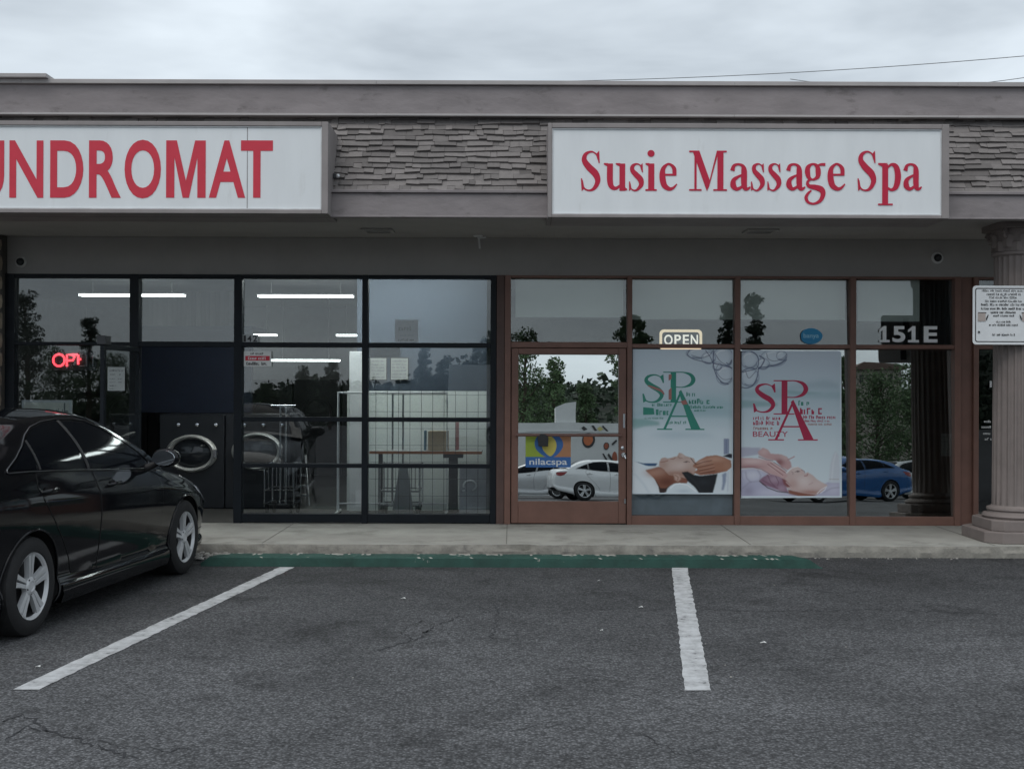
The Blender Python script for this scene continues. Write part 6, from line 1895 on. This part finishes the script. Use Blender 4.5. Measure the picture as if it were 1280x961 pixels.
# wooded ridge closing the view
rr = random.Random(33)
M_hill = mat('wooded_hill', (.022, .031, .020), .95, var=.7, scale=.5, bump=.8, bscale=.4)
nx, ny = 90, 10
vs = []
hn = [0.0] * (nx + 1)
for i in range(1, nx + 1): hn[i] = .82 * hn[i - 1] + rr.gauss(0, .55)
for j in range(ny + 1):
    for i in range(nx + 1):
        x = -110 + 220 * i / nx
        y = -100 - 60 * j / ny
        t = j / ny
        k_x = min(1, max(0, (x + 14) / 22)); k_x = k_x * k_x * (3 - 2 * k_x)
        h = (3.0 + 11.0 * k_x) * (t * t * (3 - 2 * t)) + (hn[i] + rr.uniform(-.25, .25)) * t
        vs.append((x, y, -.2 + h))
m = MB(); m.add(vs, [(j * (nx + 1) + i, j * (nx + 1) + i + 1, (j + 1) * (nx + 1) + i + 1, (j + 1) * (nx + 1) + i) for j in range(ny) for i in range(nx)])
tag(m.build('hills', M_hill, smooth=180, loc=(0, -100, -.2)), kind='structure')

M_bark = mat('tree_bark', (.085, .065, .05), .95, var=.3)
M_leafdark = mat('pine_foliage', (.035, .055, .030), .85, var=.35, scale=2, island=.45)
M_leafgreen = mat('broadleaf_foliage', (.085, .135, .060), .8, var=.35, scale=2, island=.45)
def tree(x, y, z0_, H, W, kind, label, seed, group):
    r = np.random.default_rng(seed)
    root = empty('pine_tree' if kind == 'pine' else 'leafy_tree', (x, y, z0_), label, 'tree', group)
    m = MB()
    lean = r.normal(0, .25, 2)
    tp = [(x + lean[0] * t * t, y + lean[1] * t * t, z0_ - .2 + (H * .94 + .2) * t) for t in np.linspace(0, 1, 8)]
    rad = [.045 * H * .5 * (1 - .9 * t) + .02 for t in np.linspace(0, 1, 8)]
    m.tube(tp, rad, 8)
    clumps = []
    n = 52 if kind == 'pine' else 62
    for i in range(n):
        if kind == 'pine':
            t = r.uniform(.28, 1.0); reach = W * .5 * (1.08 - t) ** .65 * r.uniform(.35, 1.0); sz = r.uniform(.10, .17) * W + .12; fl_ = .55
        else:
            t = r.uniform(.25, 1.0); reach = W * .5 * math.sqrt(max(.04, 1 - ((t - .55) / .5) ** 2)) * r.uniform(.2, 1.0); sz = r.uniform(.12, .2) * W + .1; fl_ = .8
        a = r.uniform(0, 2 * math.pi)
        c = np.array((x + lean[0] * t * t + reach * math.cos(a), y + lean[1] * t * t + reach * math.sin(a), z0_ + H * t + r.normal(0, .1)))
        clumps.append((c, sz, fl_))
        b0 = np.array((x + lean[0] * t * t * .8, y + lean[1] * t * t * .8, z0_ + H * max(.2, t - .12)))
        m.tube([tuple(b0), tuple((b0 + c) / 2 + (0, 0, -.05)), tuple(c)], [.012 * H * .5, .02, .012], 5, caps=False)
    m.build('trunk', M_bark, root, smooth=60)
    vs, fs = [], []
    for c, sz, fl_ in clumps:
        k = 110
        d = r.normal(0, 1, (k, 3)); d /= np.linalg.norm(d, axis=1)[:, None]
        p = c + d * (sz * r.uniform(.3, 1.0, (k, 1)) ** .5) * (1, 1, fl_)
        for q in p:
            u = r.normal(0, 1, 3); u /= np.linalg.norm(u); w = np.cross(u, r.normal(0, 1, 3)); w /= np.linalg.norm(w)
            s_ = r.uniform(.05, .11) * (H / 9) ** .5
            i = len(vs)
            vs += [tuple(q - u * s_), tuple(q + w * s_ * .6), tuple(q + u * s_), tuple(q - w * s_ * .6)]
            fs.append((i, i + 1, i + 2, i + 3))
    m = MB(); m.add(vs, fs); m.build('crown', M_leafdark if kind == 'pine' else M_leafgreen, root)
trees = [  # photo column, row of the top, path length, width in pixels, kind
    (35, 372, 100, 62, 'pine', 'tall dark pine mirrored at the left edge of the laundromat window'), (112, 403, 105, 48, 'pine', 'dark pine mirrored above the neon sign'), (75, 442, 96, 70, 'leaf', 'broad leafy tree mirrored around the neon sign'), (140, 448, 98, 60, 'leaf', 'leafy tree mirrored behind the open glass door'),
    (332, 486, 105, 26, 'leaf', 'small round tree mirrored under the warning sign'), (378, 464, 102, 34, 'pine', 'slim pine mirrored in the middle of the second window'), (412, 457, 104, 34, 'pine', 'taller slim pine mirrored beside the middle mullion'),
    (528, 436, 100, 30, 'pine', 'pine mirrored beside the framed papers'), (541, 452, 97, 24, 'pine', 'short pine mirrored right of the framed papers'), (590, 470, 108, 24, 'leaf', 'small tree mirrored in the right laundromat window'),
    (655, 420, 92, 72, 'leaf', 'large leafy tree mirrored in the upper left of the spa door'), (694, 449, 90, 34, 'leaf', 'loose leafy tree mirrored in the middle of the spa door'), (737, 482, 112, 17, 'leaf', 'tiny round tree mirrored above the ridge in the spa door'),
    (778, 401, 94, 40, 'leaf', 'leafy tree mirrored above the door post'), (803, 404, 98, 34, 'leaf', 'leafy tree mirrored left of the rounded open sign'), (908, 376, 102, 46, 'pine', 'slender cypress mirrored right of the rounded open sign'), (947, 372, 100, 50, 'pine', 'taller cypress mirrored above the crimson lettered poster'),
    (1096, 474, 74, 96, 'leaf', 'broad bushy tree mirrored in the last spa window'), (1150, 462, 78, 90, 'leaf', 'bushy tree mirrored behind the charcoal curtain'), (1058, 452, 84, 26, 'leaf', 'narrow tree mirrored beside the crimson lettered poster'), (1000, 470, 90, 60, 'leaf', 'tree standing across the car park behind the blue saloon')]
for k, (px, py, T, wpx, kd, lb) in enumerate(trees):
    T *= .78
    x, y, zt_ = mirr(px, py, T)
    tree(x, y, lot_z(x, y), zt_ - lot_z(x, y), max(1.4, wpx / FPX * T), 'pine' if kd == 'pine' else 'leaf', lb, 100 + k, 'trees across the car park')
# dark hedge line at the foot of the ridge
r = np.random.default_rng(77)
vs, fs = [], []
for i in range(16000):
    q = np.array((r.uniform(-42, 42), -72 + r.normal(0, 1.2), min(2.6, abs(r.normal(0, 1.0)) * 1.3)))
    u = r.normal(0, 1, 3); u /= np.linalg.norm(u); w = np.cross(u, r.normal(0, 1, 3)); w /= np.linalg.norm(w); s_ = r.uniform(.12, .3)
    k = len(vs); vs += [tuple(q - u * s_), tuple(q + w * s_ * .6), tuple(q + u * s_), tuple(q - w * s_ * .6)]; fs.append((k, k + 1, k + 2, k + 3))
m = MB(); m.add(vs, fs); tag(m.build('undergrowth', M_leafdark), kind='stuff')

# scrub and far trees covering the ridge: nobody could count them
r = np.random.default_rng(91)
hob = bpy.data.objects['hills']
hv = np.array([v.co for v in hob.data.vertices]) + np.array(hob.location)
vs, fs = [], []
cols = [c for c in range(nx + 1) if -34 < hv[c][0] < 62]
for q_ in range(2600):
    j, i = r.integers(1, ny + 1), cols[r.integers(0, len(cols))]
    base = hv[j * (nx + 1) + i] + (r.normal(0, 1.3), r.normal(0, 3), 0)
    sz = r.uniform(.5, 1.5) * (1.5 if r.random() < .08 else 1)
    for _ in range(11):
        q = base + r.normal(0, 1, 3) * (sz * .55, sz * .55, sz * .45) + (0, 0, sz * .4)
        u = r.normal(0, 1, 3); u /= np.linalg.norm(u); w = np.cross(u, r.normal(0, 1, 3)); w /= np.linalg.norm(w); s_ = r.uniform(.25, .5) * sz
        k = len(vs); vs += [tuple(q - u * s_), tuple(q + w * s_ * .7), tuple(q + u * s_), tuple(q - w * s_ * .7)]; fs.append((k, k + 1, k + 2, k + 3))
m = MB(); m.add(vs, fs); tag(m.build('far_woods', mat('far_scrub', (.050, .070, .045), .9, var=.35, scale=1, island=.4)), kind='stuff')

# ------------------------------------------------------------------ overhead wires behind the roof
def wire(pa, pb, Ya, Yb_, label):
    A_ = Vector((fx(pa[0], Ya), Ya, fz(pa[1], Ya, pa[0]))); B_ = Vector((fx(pb[0], Yb_), Yb_, fz(pb[1], Yb_, pb[0])))
    d = B_ - A_
    pts = []
    for k in range(41):
        t = -.5 + 2.2 * k / 40
        p = A_ + d * t
        p.z -= .55 * t * (1 - t)
        pts.append(tuple(p))
    m = MB(); m.tube(pts, .012, 6)
    o = m.build('overhead_wire', mat('wire_grey', (.16, .165, .17), .6), smooth=80); tag(o, label, 'wire')
wire((700, 101.5), (1280, 70), 44, 40, 'upper overhead wire rising to the right above the roof')
wire((1080, 108), (1280, 97), 44, 42, 'lower overhead wire just clearing the roof at far right')
